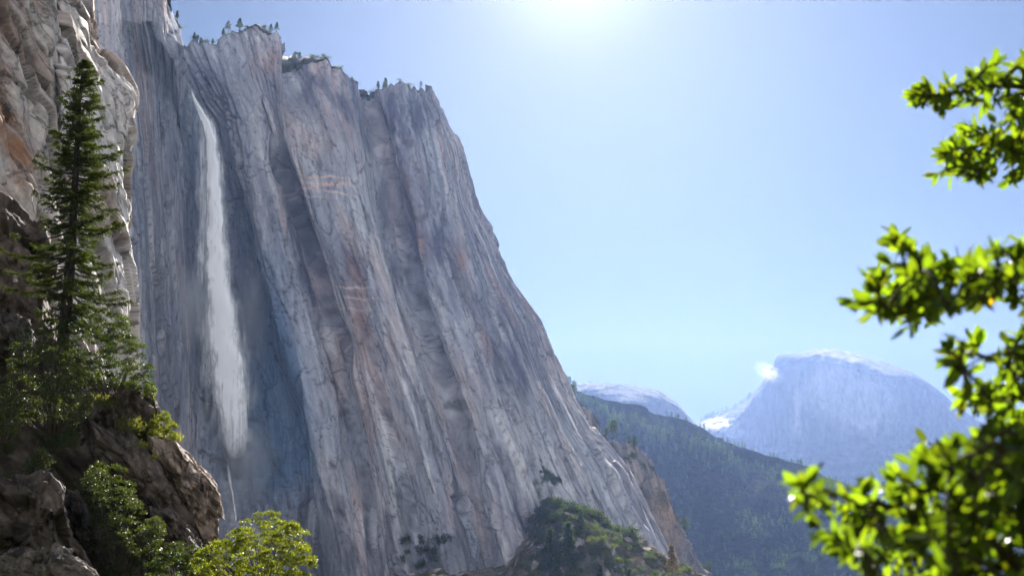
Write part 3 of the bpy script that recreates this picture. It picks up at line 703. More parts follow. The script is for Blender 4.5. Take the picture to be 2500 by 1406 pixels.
outline_rock('rock_slab', 'pale sunlit outermost rock slab with a long crack and blunt end', [(360, 1060), (405, 1062), (440, 1085), (470, 1112), (508, 1165), (538, 1212), (541, 1262), (530, 1318), (500, 1330), (470, 1290), (440, 1215), (395, 1140), (362, 1095)], 78, 3.0, 5, (.25, .19, .16), amp=.6, tilt=(.008, 0))
outline_rock('rock_slab', 'dark wedge of rock below the long diagonal slab', [(370, 1240), (420, 1250), (470, 1300), (500, 1345), (470, 1390), (400, 1360), (370, 1300)], 73, 2.2, 6, BR, amp=.4)
outline_rock('boulder', 'grey boulder in the lower left corner with a pale sloping top', [(-120, 1180), (0, 1172), (70, 1185), (125, 1165), (152, 1200), (166, 1252), (178, 1310), (215, 1370), (250, 1450), (60, 1500), (-120, 1500)], 66, 4.0, 7, (.095, .075, .065), amp=.9)
outline_rock('boulder', 'low pale boulder at the bottom edge of the left corner', [(-40, 1380), (60, 1345), (130, 1335), (200, 1370), (260, 1430), (200, 1500), (-40, 1500)], 61, 2.2, 8, (.15, .125, .11), amp=.5)
outline_rock('boulder', 'dark narrow boulder between the corner boulder and the big bush', [(150, 1195), (190, 1200), (215, 1260), (240, 1340), (270, 1420), (200, 1440), (175, 1330)], 70, 2.0, 9, (.08, .068, .06), amp=.4)

# ================================================================== WATERFALL AND MIST
def water_mat():
    m, t, out = new_mat('falling_water'); L = t.links.new
    uv = N(t, 'ShaderNodeUVMap', uv_map='uv')
    at = N(t, 'ShaderNodeVertexColor', layer_name='Col')
    mp = N(t, 'ShaderNodeMapping'); mp.inputs['Scale'].default_value = (.42, .014, 1); L(uv.outputs[0], mp.inputs[0])
    n1 = N(t, 'ShaderNodeTexNoise', in_Scale=1.0, in_Detail=6.0, in_Roughness=.65, in_Distortion=.3); L(mp.outputs[0], n1.inputs['Vector'])
    mp2 = N(t, 'ShaderNodeMapping'); mp2.inputs['Scale'].default_value = (.16, .05, 1); L(uv.outputs[0], mp2.inputs[0])
    n2_ = N(t, 'ShaderNodeTexNoise', in_Scale=1.0, in_Detail=5.0, in_Roughness=.6, in_Distortion=.8); L(mp2.outputs[0], n2_.inputs['Vector'])
    sm_ = N(t, 'ShaderNodeMath', operation='ADD'); L(n1.outputs[0], sm_.inputs[0]); L(n2_.outputs[0], sm_.inputs[1])
    er = N(t, 'ShaderNodeMath', operation='MULTIPLY_ADD', in_1=2.1, in_2=-2.35); L(sm_.outputs[0], er.inputs[0])      # 0.5+0.5 -> about -0.2
    e2_ = N(t, 'ShaderNodeMath', operation='MULTIPLY_ADD', in_1=1.5); L(at.outputs[0], e2_.inputs[0]); L(er.outputs[0], e2_.inputs[2])
    mu0 = N(t, 'ShaderNodeClamp'); L(e2_.outputs[0], mu0.inputs[0])
    mu = N(t, 'ShaderNodeMath', operation='MULTIPLY', use_clamp=True); L(mu0.outputs[0], mu.inputs[0])
    sq = N(t, 'ShaderNodeMath', operation='MULTIPLY', in_1=1.6, use_clamp=True); L(at.outputs[0], sq.inputs[0]); L(sq.outputs[0], mu.inputs[1])
    d = N(t, 'ShaderNodeBsdfDiffuse'); d.inputs[0].default_value = (.97, .97, .98, 1)
    tl = N(t, 'ShaderNodeBsdfTranslucent'); tl.inputs[0].default_value = (.97, .97, .98, 1)
    mx = N(t, 'ShaderNodeMixShader', in_0=.04); L(d.outputs[0], mx.inputs[1]); L(tl.outputs[0], mx.inputs[2])
    tp = N(t, 'ShaderNodeBsdfTransparent')
    m2 = N(t, 'ShaderNodeMixShader'); L(mu.outputs[0], m2.inputs[0]); L(tp.outputs[0], m2.inputs[1]); L(mx.outputs[0], m2.inputs[2])
    L(m2.outputs[0], out.inputs[0])
    return m
M_water = water_mat()
rg = np.random.default_rng(3)
def fall_mesh(cl, nstr, dens, off):
    cl = np.array(cl, float)
    k = np.concatenate([[0], np.cumsum(np.hypot(np.diff(cl[:, 0]), np.diff(cl[:, 1])))])
    n = 140; s = np.linspace(0, k[-1], n)
    X, Y, Wd, Dn = [np.interp(s, k, blur(cl[:, q], 1, 0) if q < 3 else cl[:, q]) for q in range(4)]
    Dw = np.array([wall_D(x, y) for x, y in zip(X, Y)])
    Dw = blur(np.minimum.accumulate(np.where(s > -1, Dw, Dw)), 14, 0)
    Vs, Fs, Cs, Us, offi = [], [], [], [], 0
    na = 15
    for i in range(nstr):
        f = 0 if i == 0 else rg.uniform(-1, 1) * .8
        wf = 1.0 if i == 0 else (rg.uniform(1.2, 1.9) if i % 5 == 1 else rg.uniform(.25, .7))
        dj = -3 if i == 0 else rg.uniform(-2, 6)
        st = 0 if i < 4 else rg.uniform(0, .6); en = 1 if i < 2 else min(1, st + rg.uniform(.35, .85))
        a = np.linspace(-1, 1, na)
        wob = n2(s / 60, np.full(n, i * 3.3), 12) * .25
        XX = X[:, None] + Wd[:, None] * .62 * (f * (1 - wf) + wf * a[None] + wob[:, None])
        YY = Y[:, None] + 0 * a[None]
        DD_ = (Dw - off + dj)[:, None] - 2.2 * (1 - a[None] ** 2) + 1.0 * n2(s[:, None] / 40, a[None] * 2 + i, 14)
        V = P(XX, YY, DD_)
        ed = sst(1.0, .1, np.abs(a))[None] * np.ones((n, 1)) * (.42 if (i % 5 == 1) else 1.0)
        tt = s / s[-1]
        al = Dn[:, None] * ed * (sst(st - .03, st + .1, tt) * sst(en + .02, en - .12, tt))[:, None] * dens
        al[0] = al[0] * .3
        al = np.clip(al * (.95 if i == 0 else 1), 0, 1)
        Vs.append(V.reshape(-1, 3)); Fs.append(grid_faces(n, na) + offi); offi += n * na
        Cs.append(np.repeat(al.reshape(-1, 1), 3, 1))
        Us.append(np.stack([XX * .4 + i * 17.3, YY * .4 + 0 * XX], -1).reshape(-1, 2))
    return np.concatenate(Vs), np.concatenate(Fs), np.concatenate(Cs), np.concatenate(Us)
base = P(572, 1085, 1080)
fall = thing('waterfall', 'tall white waterfall plunging down the granite alcove', 'waterfall', base)
V, F, C_, U_ = fall_mesh([(461, 200, 5, 1), (467, 222, 9, 1), (478, 252, 14, 1), (490, 280, 20, 1), (508, 296, 30, 1), (516, 330, 32, 1), (520, 420, 36, 1), (523, 520, 42, 1), (526, 620, 50, 1), (534, 720, 66, .95),
                          (546, 800, 80, .88), (556, 880, 88, .80), (564, 960, 90, .70), (569, 1030, 88, .56), (574, 1085, 84, .40), (578, 1140, 84, .2), (580, 1180, 84, .0)], 30, 1.5, 9)
mesh_obj('upper_plunge', V, F, M_water, fall, C_, U_, True, loc=base)
V, F, C_, U_ = fall_mesh([(541, 1070, 6, .5), (548, 1105, 12, .6), (558, 1150, 10, .6), (568, 1200, 9, .6), (575, 1250, 8, .6), (579, 1300, 8, .6)], 5, 1.2, 5)
mesh_obj('lower_trickle', V, F, M_water, fall, C_, U_, True, loc=base)
def cloud_mat(name, dens, nscale, col=(1, 1, 1), lo=.42, hi=.75):
    m, t, out = new_mat(name); L = t.links.new
    tc = N(t, 'ShaderNodeTexCoord')
    ln = N(t, 'ShaderNodeVectorMath', operation='LENGTH'); L(tc.outputs['Object'], ln.inputs[0])
    fo = N(t, 'ShaderNodeMapRange', interpolation_type='SMOOTHSTEP', in_1=1.0, in_2=.1, in_3=0.0, in_4=1.0); L(ln.outputs['Value'], fo.inputs[0])
    nz = N(t, 'ShaderNodeTexNoise', in_Scale=nscale, in_Detail=4.0, in_Roughness=.6); L(tc.outputs['Object'], nz.inputs['Vector'])
    nr = N(t, 'ShaderNodeMapRange', in_1=lo, in_2=hi, in_3=0.0, in_4=1.0); L(nz.outputs[0], nr.inputs[0])
    mu = N(t, 'ShaderNodeMath', operation='MULTIPLY'); L(fo.outputs[0], mu.inputs[0]); L(nr.outputs[0], mu.inputs[1])
    m2 = N(t, 'ShaderNodeMath', operation='MULTIPLY', in_1=dens); L(mu.outputs[0], m2.inputs[0])
    vs = N(t, 'ShaderNodeVolumeScatter'); vs.inputs['Color'].default_value = (*col, 1); vs.inputs['Anisotropy'].default_value = 0.0
    L(m2.outputs[0], vs.inputs['Density']); L(vs.outputs[0], out.inputs['Volume'])
    m.cycles.volume_step_rate = 1.0
    return m
def puff(name, px, py, D, rx, ry, rd, mat, rot=0):
    n, na = 14, 24
    th = np.linspace(.05, math.pi - .05, n); ph = np.linspace(0, 2 * math.pi, na, endpoint=False)
    V = np.stack([np.sin(th)[:, None] * np.cos(ph)[None], np.sin(th)[:, None] * np.sin(ph)[None], np.cos(th)[:, None] + 0 * ph[None]], -1)
    i = np.arange(n * na).reshape(n, na); j = np.roll(i, -1, 1)
    F = np.stack([i[:-1], i[1:], j[1:], j[:-1]], -1).reshape(-1, 4)
    o = mesh_obj(name, V, F, mat)
    # close the poles
    me = o.data
    import bmesh
    bm = bmesh.new(); bm.from_mesh(me); bmesh.ops.holes_fill(bm, edges=[e for e in bm.edges if e.is_boundary]); bm.to_mesh(me); bm.free()
    o.location = [float(q) for q in P(px, py, D)]; o.scale = (rx / FPX * D, rd, ry / FPX * D); o.rotation_euler = (0, R(rot), 0)
    return o
M_mist = cloud_mat('mist_vapour', .05, 1.6, (.94, .97, 1), .3, .8)
M_spray = cloud_mat('spray_vapour', .03, 1.8, (.94, .97, 1), .25, .7)
tag(puff('mist', 458, 740, wall_D(458, 740) - 14, 75, 130, 30, M_mist), 'soft mist drifting left of the waterfall', 'mist', kind='stuff')
tag(puff('mist', 618, 740, wall_D(618, 740) - 14, 62, 190, 30, M_mist), 'soft mist drifting right of the waterfall', 'mist', kind='stuff')
tag(puff('mist', 602, 1130, wall_D(600, 1130) - 26, 100, 150, 38, M_spray), 'spray cloud at the foot of the waterfall', 'mist', kind='stuff')
# ledge rock where the fall strikes
outline_rock('rock_ledge', 'reddish rock ledge where the waterfall strikes', [(556, 1092), (568, 1082), (588, 1080), (596, 1092), (590, 1112), (572, 1118), (560, 1110)], wall_D(575, 1095) - 6, 7, 10, (.25, .19, .17), amp=2.0, n=40)

# small cloud at the corner of the great dome
M_cloud = cloud_mat('cloud_vapour', .014, 3.4, (1, 1, 1), .44, .68)
tag(puff('cloud', 1880, 910, 8850, 50, 24, 120, M_cloud, 32), 'small white cloud clinging to the corner of the sheer mountain', 'cloud')

# ================================================================== HERO FIR
def spray(rg, base, dirv, length, n, nl, nw, droop=.25):
    """needles set along both sides of one twig"""
    t = np.sort(rg.uniform(.08, 1, n))
    pts = base + dirv * (t * length)[:, None] + np.array([0, 0, -1]) * (droop * length * t ** 2)[:, None]
    d = unit(dirv * .7 + rg.normal(size=(n, 3)) * .55 + np.array([0, 0, .1]))
    return pts, d, rg.uniform(.7, 1.3, n) * nl, np.full(n, nw)
def hero_fir():
    rg = np.random.default_rng(11)
    D = 77.0; b0 = P(150, 870, D); tp = P(207, 150, D)
    ax = tp - b0; H = np.linalg.norm(ax)
    t_ = thing('fir_tree', 'tall dark fir with drooping branches and bare lower trunk, standing against the sunlit cliff', 'tree', b0)
    tt = np.linspace(0, 1, 30)
    pts = b0 + ax * tt[:, None] + np.stack([.10 * np.sin(tt * 5), .05 * np.cos(tt * 4), 0 * tt], -1)
    pts[0] -= ax / H * 1.0
    rad = .40 * (1 - tt) ** .8 + .015; rad[0] = .55
    V, F = tubes_vf([(pts, rad)], 12)
    mesh_obj('trunk', V, F, M_bark, t_, smooth=True, loc=b0)
    pxm = FPX / D
    # profile: half widths in photo pixels at a photo height, left and right
    hy = np.array([150, 180, 220, 300, 360, 400, 440, 500, 560, 620, 700, 750, 800, 850])
    lw = np.array([3, 22, 38, 52, 64, 90, 88, 100, 112, 130, 118, 95, 60, 40]); rw = np.array([3, 25, 52, 72, 84, 110, 88, 96, 112, 108, 140, 140, 130, 90])
    limbs, Cn, Dn, Ln, Wn = [], [], [], [], []
    y = 152.0
    while y < 800:
        f = (870 - y) / 720.0
        o = b0 + ax * f
        nb = rg.integers(3, 7)
        ph0 = rg.uniform(0, 6.3)
        for b in range(nb):
            az = ph0 + b * 6.283 / nb + rg.uniform(-.4, .4)
            cx = math.cos(az); wl = np.interp(y, hy, lw); wr = np.interp(y, hy, rw)
            wpx = wr if cx > 0 else wl
            Lb = wpx / pxm * rg.uniform(.4, 1.3) * (.8 + .2 * abs(cx))
            if cx < 0 and y > 430 and rg.random() < .5: Lb *= .6
            up = np.interp(y, [150, 300, 500, 800], [.55, .22, -.02, -.14]) + rg.uniform(-.12, .12)
            d = unit(np.array([cx, math.sin(az), up])); n = 9
            q = np.linspace(0, 1, n)
            path = o + ax * (rg.uniform(-9, 9) / 720) * (1 if y > 165 else 0) + d * (q * Lb)[:, None] + np.array([0, 0, -1]) * (.16 * Lb * np.sin(q * 2.3) - .10 * Lb * q ** 3)[:, None]
            limbs.append((path, np.interp(q, [0, 1], [.012 + .016 * Lb, .006])))
            dead = y > 430 and rg.random() < .13
            nt = int(max(5, Lb * 9))
            for k in range(nt):
                s = rg.uniform(.16 if y < 400 else .3, 1.0)
                if dead and s < .85: continue
                pb = np.array([np.interp(s, q, path[:, a]) for a in range(3)])
                side = unit(np.cross(d, np.array([0, 0, 1.]))) * rg.choice([-1, 1])
                td = unit(d * rg.uniform(.4, 1.0) + side * rg.uniform(.4, 1.0) + np.array([0, 0, rg.uniform(-.25, .2)]))
                tl = (.22 + .34 * (1 - s)) * min(1.2, .35 + Lb * .35) * rg.uniform(.7, 1.4)
                m = int(12 + tl * 44)
                a, b_, c_, e_ = spray(rg, pb, td, tl, m, .14, .042)
                Cn.append(a); Dn.append(b_); Ln.append(c_); Wn.append(e_)
        y += np.interp(y, [150, 250, 500, 800], [4.5, 6.5, 8.5, 11]) * rg.uniform(.5, 1.6)
    # a few thin dead limbs low on the left
    for yy, l in ((470, 95), (478, 80), (556, 95), (640, 70)):
        o = b0 + ax * ((870 - yy) / 720.0); q = np.linspace(0, 1, 8)
        path = o + np.array([-1, -.3, .12]) * (q * l / pxm)[:, None] + np.array([0, 0, 1]) * (.06 * np.sin(q * 7))[:, None]
        limbs.append((path, np.interp(q, [0, 1], [.035, .008])))
    V, F = tubes_vf(limbs, 5)
    mesh_obj('limbs', V, F, M_bark, t_, loc=b0)
    Cn, Dn, Ln, Wn = map(np.concatenate, (Cn, Dn, Ln, Wn))
    nv = unit(rg.normal(size=Cn.shape) * .6 + np.array([0, 0, 1.]))
    V, F = leaves_vf(Cn, Dn, nv, Ln, Wn)
    col = np.array([.017, .025, .005]) * rg.uniform(.6, 1.35, (len(Cn), 1)) + np.array([.012, .008, 0]) * rg.random((len(Cn), 1))
    mesh_obj('crown', V, F, M_fir, t_, col=np.repeat(col, 4, 0), loc=b0)
    print('fir needles', len(Cn))
hero_fir()

# ================================================================== BUSHES
def bush(name, label, poly, D, depth, n_leaf, leaf, seed, col, clump=14, cat='bush', mat=None, group=None, asp=.5, hollow=.35):
    rg = np.random.default_rng(seed); poly = np.asarray(poly, float)
    x0, y0 = poly.min(0); x1, y1 = poly.max(0)
    cx, cyb = poly.mean(0)[0], y1
    base = P(cx, cyb, D); pxm = FPX / D
    # clump centres inside the outline, lens shaped in depth
    K = 0; cc = []
    ncl = max(10, int((x1 - x0) * (y1 - y0) / (clump * clump) * .9))
    while len(cc) < ncl:
        x, y = rg.uniform(x0, x1), rg.uniform(y0, y1)
        if not inpoly(x, y, poly): continue
        dd = float(poly_dist(np.array(x), np.array(y), poly))
        z = math.sqrt(min(1, dd / (.35 * min(x1 - x0, y1 - y0)))) * depth
        a = rg.uniform(-1, 1); a = math.copysign(abs(a) ** hollow, a)
        cc.append((x, y, a * z, rg.uniform(.6, 1.3)))
    cc = np.array(cc)
    cen = P(cc[:, 0], cc[:, 1], D + cc[:, 2]); crad = cc[:, 3] * clump / pxm
    k = rg.integers(0, len(cen), n_leaf)
    dv = rnd_unit(rg, n_leaf); dv[:, 2] = np.abs(dv[:, 2]) * .9 + dv[:, 2] * .1; dv = unit(dv)
    pos = cen[k] + dv * (crad[k] * rg.uniform(.45, 1.05, n_leaf))[:, None] * np.array([1, 1, .75])
    ld = unit(dv * .8 + rnd_unit(rg, n_leaf) * .8); ln = unit(dv + rnd_unit(rg, n_leaf) * .9 + np.array([0, 0, .5]))
    ln = unit(ln - ld * (ln * ld).sum(-1, keepdims=True))
    L = leaf * rg.uniform(.6, 1.3, n_leaf)
    V, F = leaves_vf(pos, ld, ln, L, L * asp, .12)
    cl = np.array(col) * rg.uniform(.65, 1.35, (n_leaf, 1)) * (0.8 + .4 * rg.random(len(cen)))[k][:, None]
    t = thing(name, label, cat, base, group)
    # stems run from the foot to the clumps
    paths = []
    for i in rg.choice(len(cen), min(len(cen), 26), replace=False):
        q = np.linspace(0, 1, 7)
        st = P(cx + (cc[i, 0] - cx) * .25, cyb, D)
        mid = st * .5 + cen[i] * .5 + np.array([0, 0, -.1]) + rg.normal(size=3) * .08 * depth
        pt = ((1 - q) ** 2)[:, None] * st + (2 * q * (1 - q))[:, None] * mid + (q ** 2)[:, None] * cen[i]
        paths.append((pt, np.interp(q, [0, 1], [.035, .008]) * (1 + depth * .15)))
    Vt, Ft = tubes_vf(paths, 5)
    mesh_obj('stems', Vt, Ft, M_twig, t, loc=base)
    mesh_obj('foliage', V, F, mat or M_bush, t, col=np.repeat(cl, 4, 0), loc=base)
    return t
G1, G2, G3 = (.021, .030, .005), (.022, .028, .007), (.075, .083, .004)
bush('bush', 'broad feathery dark green bush spreading right from the foot of the fir', [(140, 800), (180, 775), (250, 768), (305, 772), (310, 800), (345, 842), (362, 880), (372, 930), (365, 962), (300, 948), (225, 945), (170, 915)], 76, 2.6, 26000, .13, 21, G1, 12, asp=.4)
bush('bush', 'dark bush left of the fir foot with lit upper sprays', [(20, 850), (70, 800), (110, 790), (150, 850), (200, 890), (222, 950), (222, 1020), (200, 1062), (165, 1045), (110, 1030), (50, 1040), (20, 960)], 73, 2.4, 20000, .13, 22, G2, 13)
bush('bush', 'green bush cut by the left picture edge above the corner boulder', [(-90, 890), (0, 900), (30, 950), (62, 985), (68, 1030), (30, 1060), (-90, 1080)], 70, 2.0, 9000, .13, 23, G2, 12)
bush('bush', 'small low bush on top of the corner boulder', [(35, 1175), (60, 1150), (75, 1110), (110, 1092), (128, 1130), (130, 1170), (100, 1195), (60, 1192)], 66, .8, 5000, .10, 24, G2, 9)
bush('bush', 'bright rounded tuft of a bush growing on the sunlit rock slab', [(352, 1070), (352, 1030), (375, 1010), (405, 1008), (428, 1035), (430, 1075), (400, 1095), (370, 1092)], 77, .9, 6000, .12, 25, G3, 8)
bush('bush', 'large dark oak bush climbing between boulders below the diagonal slab', [(190, 1190), (215, 1150), (255, 1128), (300, 1142), (318, 1180), (335, 1225), (385, 1262), (400, 1300), (385, 1345), (350, 1385), (300, 1420), (230, 1420), (215, 1330), (222, 1250)], 67, 1.9, 26000, .11, 26, G2, 12)
bush('bush', 'bright yellow-green bush at the bottom edge before the cliff', [(470, 1370), (510, 1335), (555, 1308), (590, 1285), (612, 1258), (655, 1248), (690, 1262), (715, 1280), (742, 1292), (752, 1330), (766, 1368), (750, 1440), (470, 1450)], 52, 1.7, 30000, .095, 27, G3, 13)
bush('bush', 'mid green bush at the bottom edge left of the bright one', [(352, 1440), (365, 1380), (400, 1335), (440, 1325), (480, 1345), (500, 1380), (500, 1450)], 56, 1.2, 13000, .095, 28, G1, 12)
bush('bush', 'sprig of light leaves beside the lower left boulder edge', [(-30, 1200), (10, 1190), (34, 1205), (40, 1225), (0, 1240), (-30, 1235)], 64, .4, 1800, .10, 29, G3, 7)
bush('bush', 'little green bush at the right end of the ledge below the big bush', [(352, 955), (366, 935), (378, 945), (378, 975), (362, 985), (352, 975)], 77.5, .4, 1500, .11, 30, G3, 6)
def tuft(label, px, py, D, h, n, seed, w_=.8):
    rg = np.random.default_rng(seed); b = P(px, py, D)
    pos = b + np.stack([rg.normal(size=n) * w_ * .5, rg.normal(size=n) * .3, -rg.normal(size=n) * w_ * .25 + 0 * rg.random(n)], -1)
    d = unit(rg.normal(size=(n, 3)) * .45 + np.array([.2, 0, 1.]))
    V, F = leaves_vf(pos, d, unit(rg.normal(size=(n, 3))), h * rg.uniform(.5, 1.2, n), .03)
    col = np.array([.10, .10, .03]) * rg.uniform(.6, 1.3, (n, 1))
    o = mesh_obj('grass_tuft', V, F, M_grass, col=np.repeat(col, 4, 0), loc=b); tag(o, label, 'grass', kind='stuff')
tuft('grass tuft in the groove between two dark slabs', 255, 985, 76.5, .35, 500, 41)
tuft('yellowish grass tuft at the crack above the long diagonal slab', 312, 1045, 74.5, .45, 500, 42)
tuft('tiny grass tuft beside the bright bush on the slab', 348, 1092, 74, .3, 200, 43, .4)
tuft('single yellow plant on the dark diagonal slab', 376, 1120, 73.6, .25, 150, 44, .25)
tuft('mossy grass streak under the bright bush at the slab edge', 428, 1072, 76.5, .3, 250, 45, .5)

# ================================================================== SMALL TREES ON RIMS, SLOPES AND RIDGES
def conifer_mesh(name, h, seed, width=.2, bare=.2, layers=22, per=7, col=(.03, .045, .02), flat=False, m=18, ll=.05, lw=.018):
    """small conifer as two meshes (trunk, crown); crown = drooping sprays in uneven whorls"""
    rg = np.random.default_rng(seed)
    tt = np.linspace(0, 1, 8)
    Vt, Ft = tubes_vf([(np.stack([.01 * h * np.sin(tt * 5), 0 * tt, tt * h - .03 * h], -1), .024 * h * (1 - tt) + .006 * h)], 6)
    C, D_, L_, W_ = [], [], [], []
    for i in range(layers):
        f = bare + (1 - bare) * (i + rg.uniform(-.3, .3)) / layers
        f = min(max(f, bare), .99)
        g = (f - bare) / (1 - bare)
        wd = width * h * ((1 - g) ** .8 if not flat else (.35 + .65 * math.sin(min(1, g * 1.1) * 3.0)) * .9) * rg.uniform(.6, 1.2)
        for b in range(per):
            if rg.random() < .18: continue
            az = rg.uniform(0, 6.283)
            d = np.array([math.cos(az), math.sin(az), rg.uniform(-.35, .15)])
            s = rg.uniform(.1, 1, m)
            C.append(np.array([0, 0, f * h]) + d * (s * wd)[:, None] + rg.normal(size=(m, 3)) * .012 * h)
            D_.append(unit(d + rg.normal(size=(m, 3)) * .5)); L_.append(np.full(m, ll * h) * rg.uniform(.6, 1.3, m)); W_.append(np.full(m, lw * h))
    C, D_, L_, W_ = map(np.concatenate, (C, D_, L_, W_))
    Vc, Fc = leaves_vf(C, D_, unit(rg.normal(size=C.shape) + np.array([0, 0, .8])), L_, W_)
    cl = np.repeat(np.array(col) * rg.uniform(.6, 1.4, (len(C), 1)), 4, 0)
    return Vt, Ft, Vc, Fc, cl
def conifer(name, label, cat, loc, h, seed, group=None, **kw):
    Vt, Ft, Vc, Fc, cl = conifer_mesh(name, h, seed, **kw)
    t = thing(name, label, cat, loc, group)
    mesh_obj('trunk', Vt, Ft, M_twig, t); mesh_obj('crown', Vc, Fc, M_pine, t, col=cl)
    return t
def rim_point(px, py0, py1, PX, PY, D, V):
    m = (np.abs(PX - px) < 4)
    i = np.argmin(np.where(m, PY, 1e9)); return V.reshape(-1, 3)[i]
MV = proj  # noqa
A_main = np.array([v.co[:] for v in []])
mw = np.empty(len(cliff.data.vertices) * 3); cliff.data.vertices.foreach_get('co', mw); mw = mw.reshape(-1, 3)
GR = 'pines on the rim of the great cliff'
rim = [('thin sapling leaning on the cliff rim at its lower left end', 434, 18, 'n'), ('small conifer on the rim left of the tall bare pine', 474, 14, 'n'), ('tiny conifer beside the small one on the sloping rim', 488, 13, 'n'),
       ('bushy little pine on the rim midway up the slope', 520, 12, 'b'), ('pointed conifer just left of the tall thin pine', 541, 16, 'n'), ('tall thin pine with sparse crown near the summit block', 557, 32, 's'), ('broad pine on the summit block of the cliff', 587, 26, 'b'),
       ('left pine of the pair on the summit block', 661, 20, 'b'), ('right pine of the pair on the summit block', 677, 20, 'b'), ('dark lone pine on the small knob right of the summit', 728, 18, 'b'),
       ('bushy pine on the second summit, left of a taller one', 922, 18, 'b'), ('taller pine on the second summit', 938, 24, 'b'), ('lone thin pine at the right end of the second summit', 1030, 16, 's')]
for i, (lb, px, hp, kd) in enumerate(rim):
    p = rim_point(px, 0, 0, MPX, MPY, MD, mw); D = float(proj(p[None])[2][0]); h = hp / FPX * D * 1.1
    kw = dict(n=dict(width=.22, bare=.1, ll=.10, lw=.04), b=dict(width=.34, bare=.16, layers=14, per=6, ll=.09, lw=.035), s=dict(width=.26, bare=.35, layers=12, per=4, ll=.08, lw=.03))[kd]
    conifer('pine_tree', lb, 'tree', p - np.array([0, 0, .3]), h, 300 + i, GR, **kw)
# pines on the spur and on the scree
spur_tr = [('lone tall pine on the crest of the brown spur', 1497, 42, 's'), ('bushy pine at the foot of the lone tall pine', 1482, 18, 'b'), ('low round pine right of the lone tall pine', 1538, 18, 'b'), ('dead bare pine right of the low round one', 1553, 24, 'n'),
           ('pine on the rocky knob where cliff meets ridge', 1384, 22, 'n'), ('second pine on the rocky knob beside the ridge', 1398, 18, 'b'), ('dark conifer on the spur edge far down to the right', 1676, 34, 'b'), ('small dark conifer at the bottom end of the spur', 1735, 24, 'b')]
for i, (lb, px, hp, kd) in enumerate(spur_tr):
    p = rim_point(px, 0, 0, SPX.ravel(), SPY.ravel(), SD.ravel(), SPV); D = float(proj(p[None])[2][0]); h = hp / FPX * D * 1.1
    kw = dict(n=dict(width=.22, bare=.15, ll=.10, lw=.04), b=dict(width=.4, bare=.15, flat=True, layers=14, per=7, ll=.10, lw=.04), s=dict(width=.28, bare=.4, flat=True, layers=12, per=6, ll=.09, lw=.035))[kd]
    conifer('pine_tree', lb, 'tree', p - np.array([0, 0, .4]), h, 340 + i, 'pines on the brown spur', col=(.04, .055, .025), **kw)
def on_surface(px, py, PX, PY, D, V):
    q = (PX - px) ** 2 + (PY - py) ** 2
    m = q < 60
    if m.any():
        i = np.argmin(np.where(m, D, 1e9)); return V.reshape(-1, 3)[i.item() if hasattr(i, 'item') else i]
    return V.reshape(-1, 3)[np.argmin(q)]
sc_tr = [('tall spire conifer second from the left at the cliff foot', 1383, 1370, 100, 'n', (.04, .06, .025)), ('dark conifer leftmost at the cliff foot', 1341, 1380, 95, 'n', (.03, .045, .02)), ('paler pointed conifer high on the scrub slope', 1417, 1282, 48, 'n', (.06, .08, .03)),
         ('round-topped conifer at the bottom edge before the spire', 1362, 1420, 70, 'n', (.045, .06, .025)), ('brown thin-needled pine at the right of the scrub slope', 1648, 1410, 82, 'n', (.09, .06, .04)), ('dark conifer low at the bottom edge right of the spire', 1465, 1425, 55, 'n', (.03, .045, .02)),
         ('small conifer beside the paler pointed one', 1432, 1290, 26, 'b', (.06, .08, .03)), ('stocky conifer at the bottom edge in the middle of the scrub', 1540, 1430, 48, 'n', (.04, .055, .025))]
for i, (lb, px, py, hp, kd, cl) in enumerate(sc_tr):
    p = on_surface(px, py, TPX.ravel(), TPY.ravel(), TD.ravel(), TV); D = float(proj(p[None])[2][0]); h = hp / FPX * D
    kw = dict(n=dict(width=.19, bare=.08, layers=30, per=10, ll=.085, lw=.034), b=dict(width=.3, bare=.2, flat=True))[kd]
    if 'brown' in lb: kw = dict(width=.24, bare=.3, layers=18, per=6, ll=.07, lw=.02)
    conifer('conifer', lb, 'tree', p - np.array([0, 0, .5]), h, 380 + i, 'conifers at the foot of the cliff', col=cl, **kw)
# scrub
def shrub_mesh(seed, n=520, col=(.05, .068, .024)):
    rg = np.random.default_rng(seed)
    k = 9; cen = rg.normal(size=(k, 3)) * np.array([.36, .36, .2]) + np.array([0, 0, .38]); rad = rg.uniform(.22, .38, k)
    j = rg.integers(0, k, n); dv = rnd_unit(rg, n)
    pos = cen[j] + dv * (rad[j] * rg.uniform(.6, 1.05, n))[:, None]; pos[:, 2] = np.maximum(pos[:, 2], -.1)
    V, F = leaves_vf(pos, unit(dv * .6 + rnd_unit(rg, n)), unit(dv + .7 * rnd_unit(rg, n)), .14 * rg.uniform(.6, 1.3, n), .09)
    cl = np.repeat(np.array(col) * rg.uniform(.55, 1.45, (n, 1)), 4, 0)
    return V, F, cl
protos = []
for i in range(5):
    V, F, cl = shrub_mesh(500 + i, col=[(.05, .068, .024), (.04, .055, .02), (.07, .085, .026), (.055, .06, .03), (.03, .042, .018)][i])
    o = mesh_obj('shrub', V, F, M_pine, col=cl); protos.append(o)
rg = np.random.default_rng(9)
LS = 'low green shrub among many on the rubble slope below the cliff'
GS = 'shrubs on the rubble slope'
cnt = 0; used = set()
spots = []
while len(spots) < 210:
    x, y = rg.uniform(1270, 1740), rg.uniform(1205, 1408)
    if y < np.interp(x, [1270, 1300, 1330, 1400, 1480, 1560, 1640, 1740], [1360, 1300, 1225, 1235, 1275, 1312, 1360, 1412]): continue
    if n2(np.array(x / 40), np.array(y / 26), 3) < -.12: continue
    spots.append((x, y, rg.uniform(6, 17), 0))
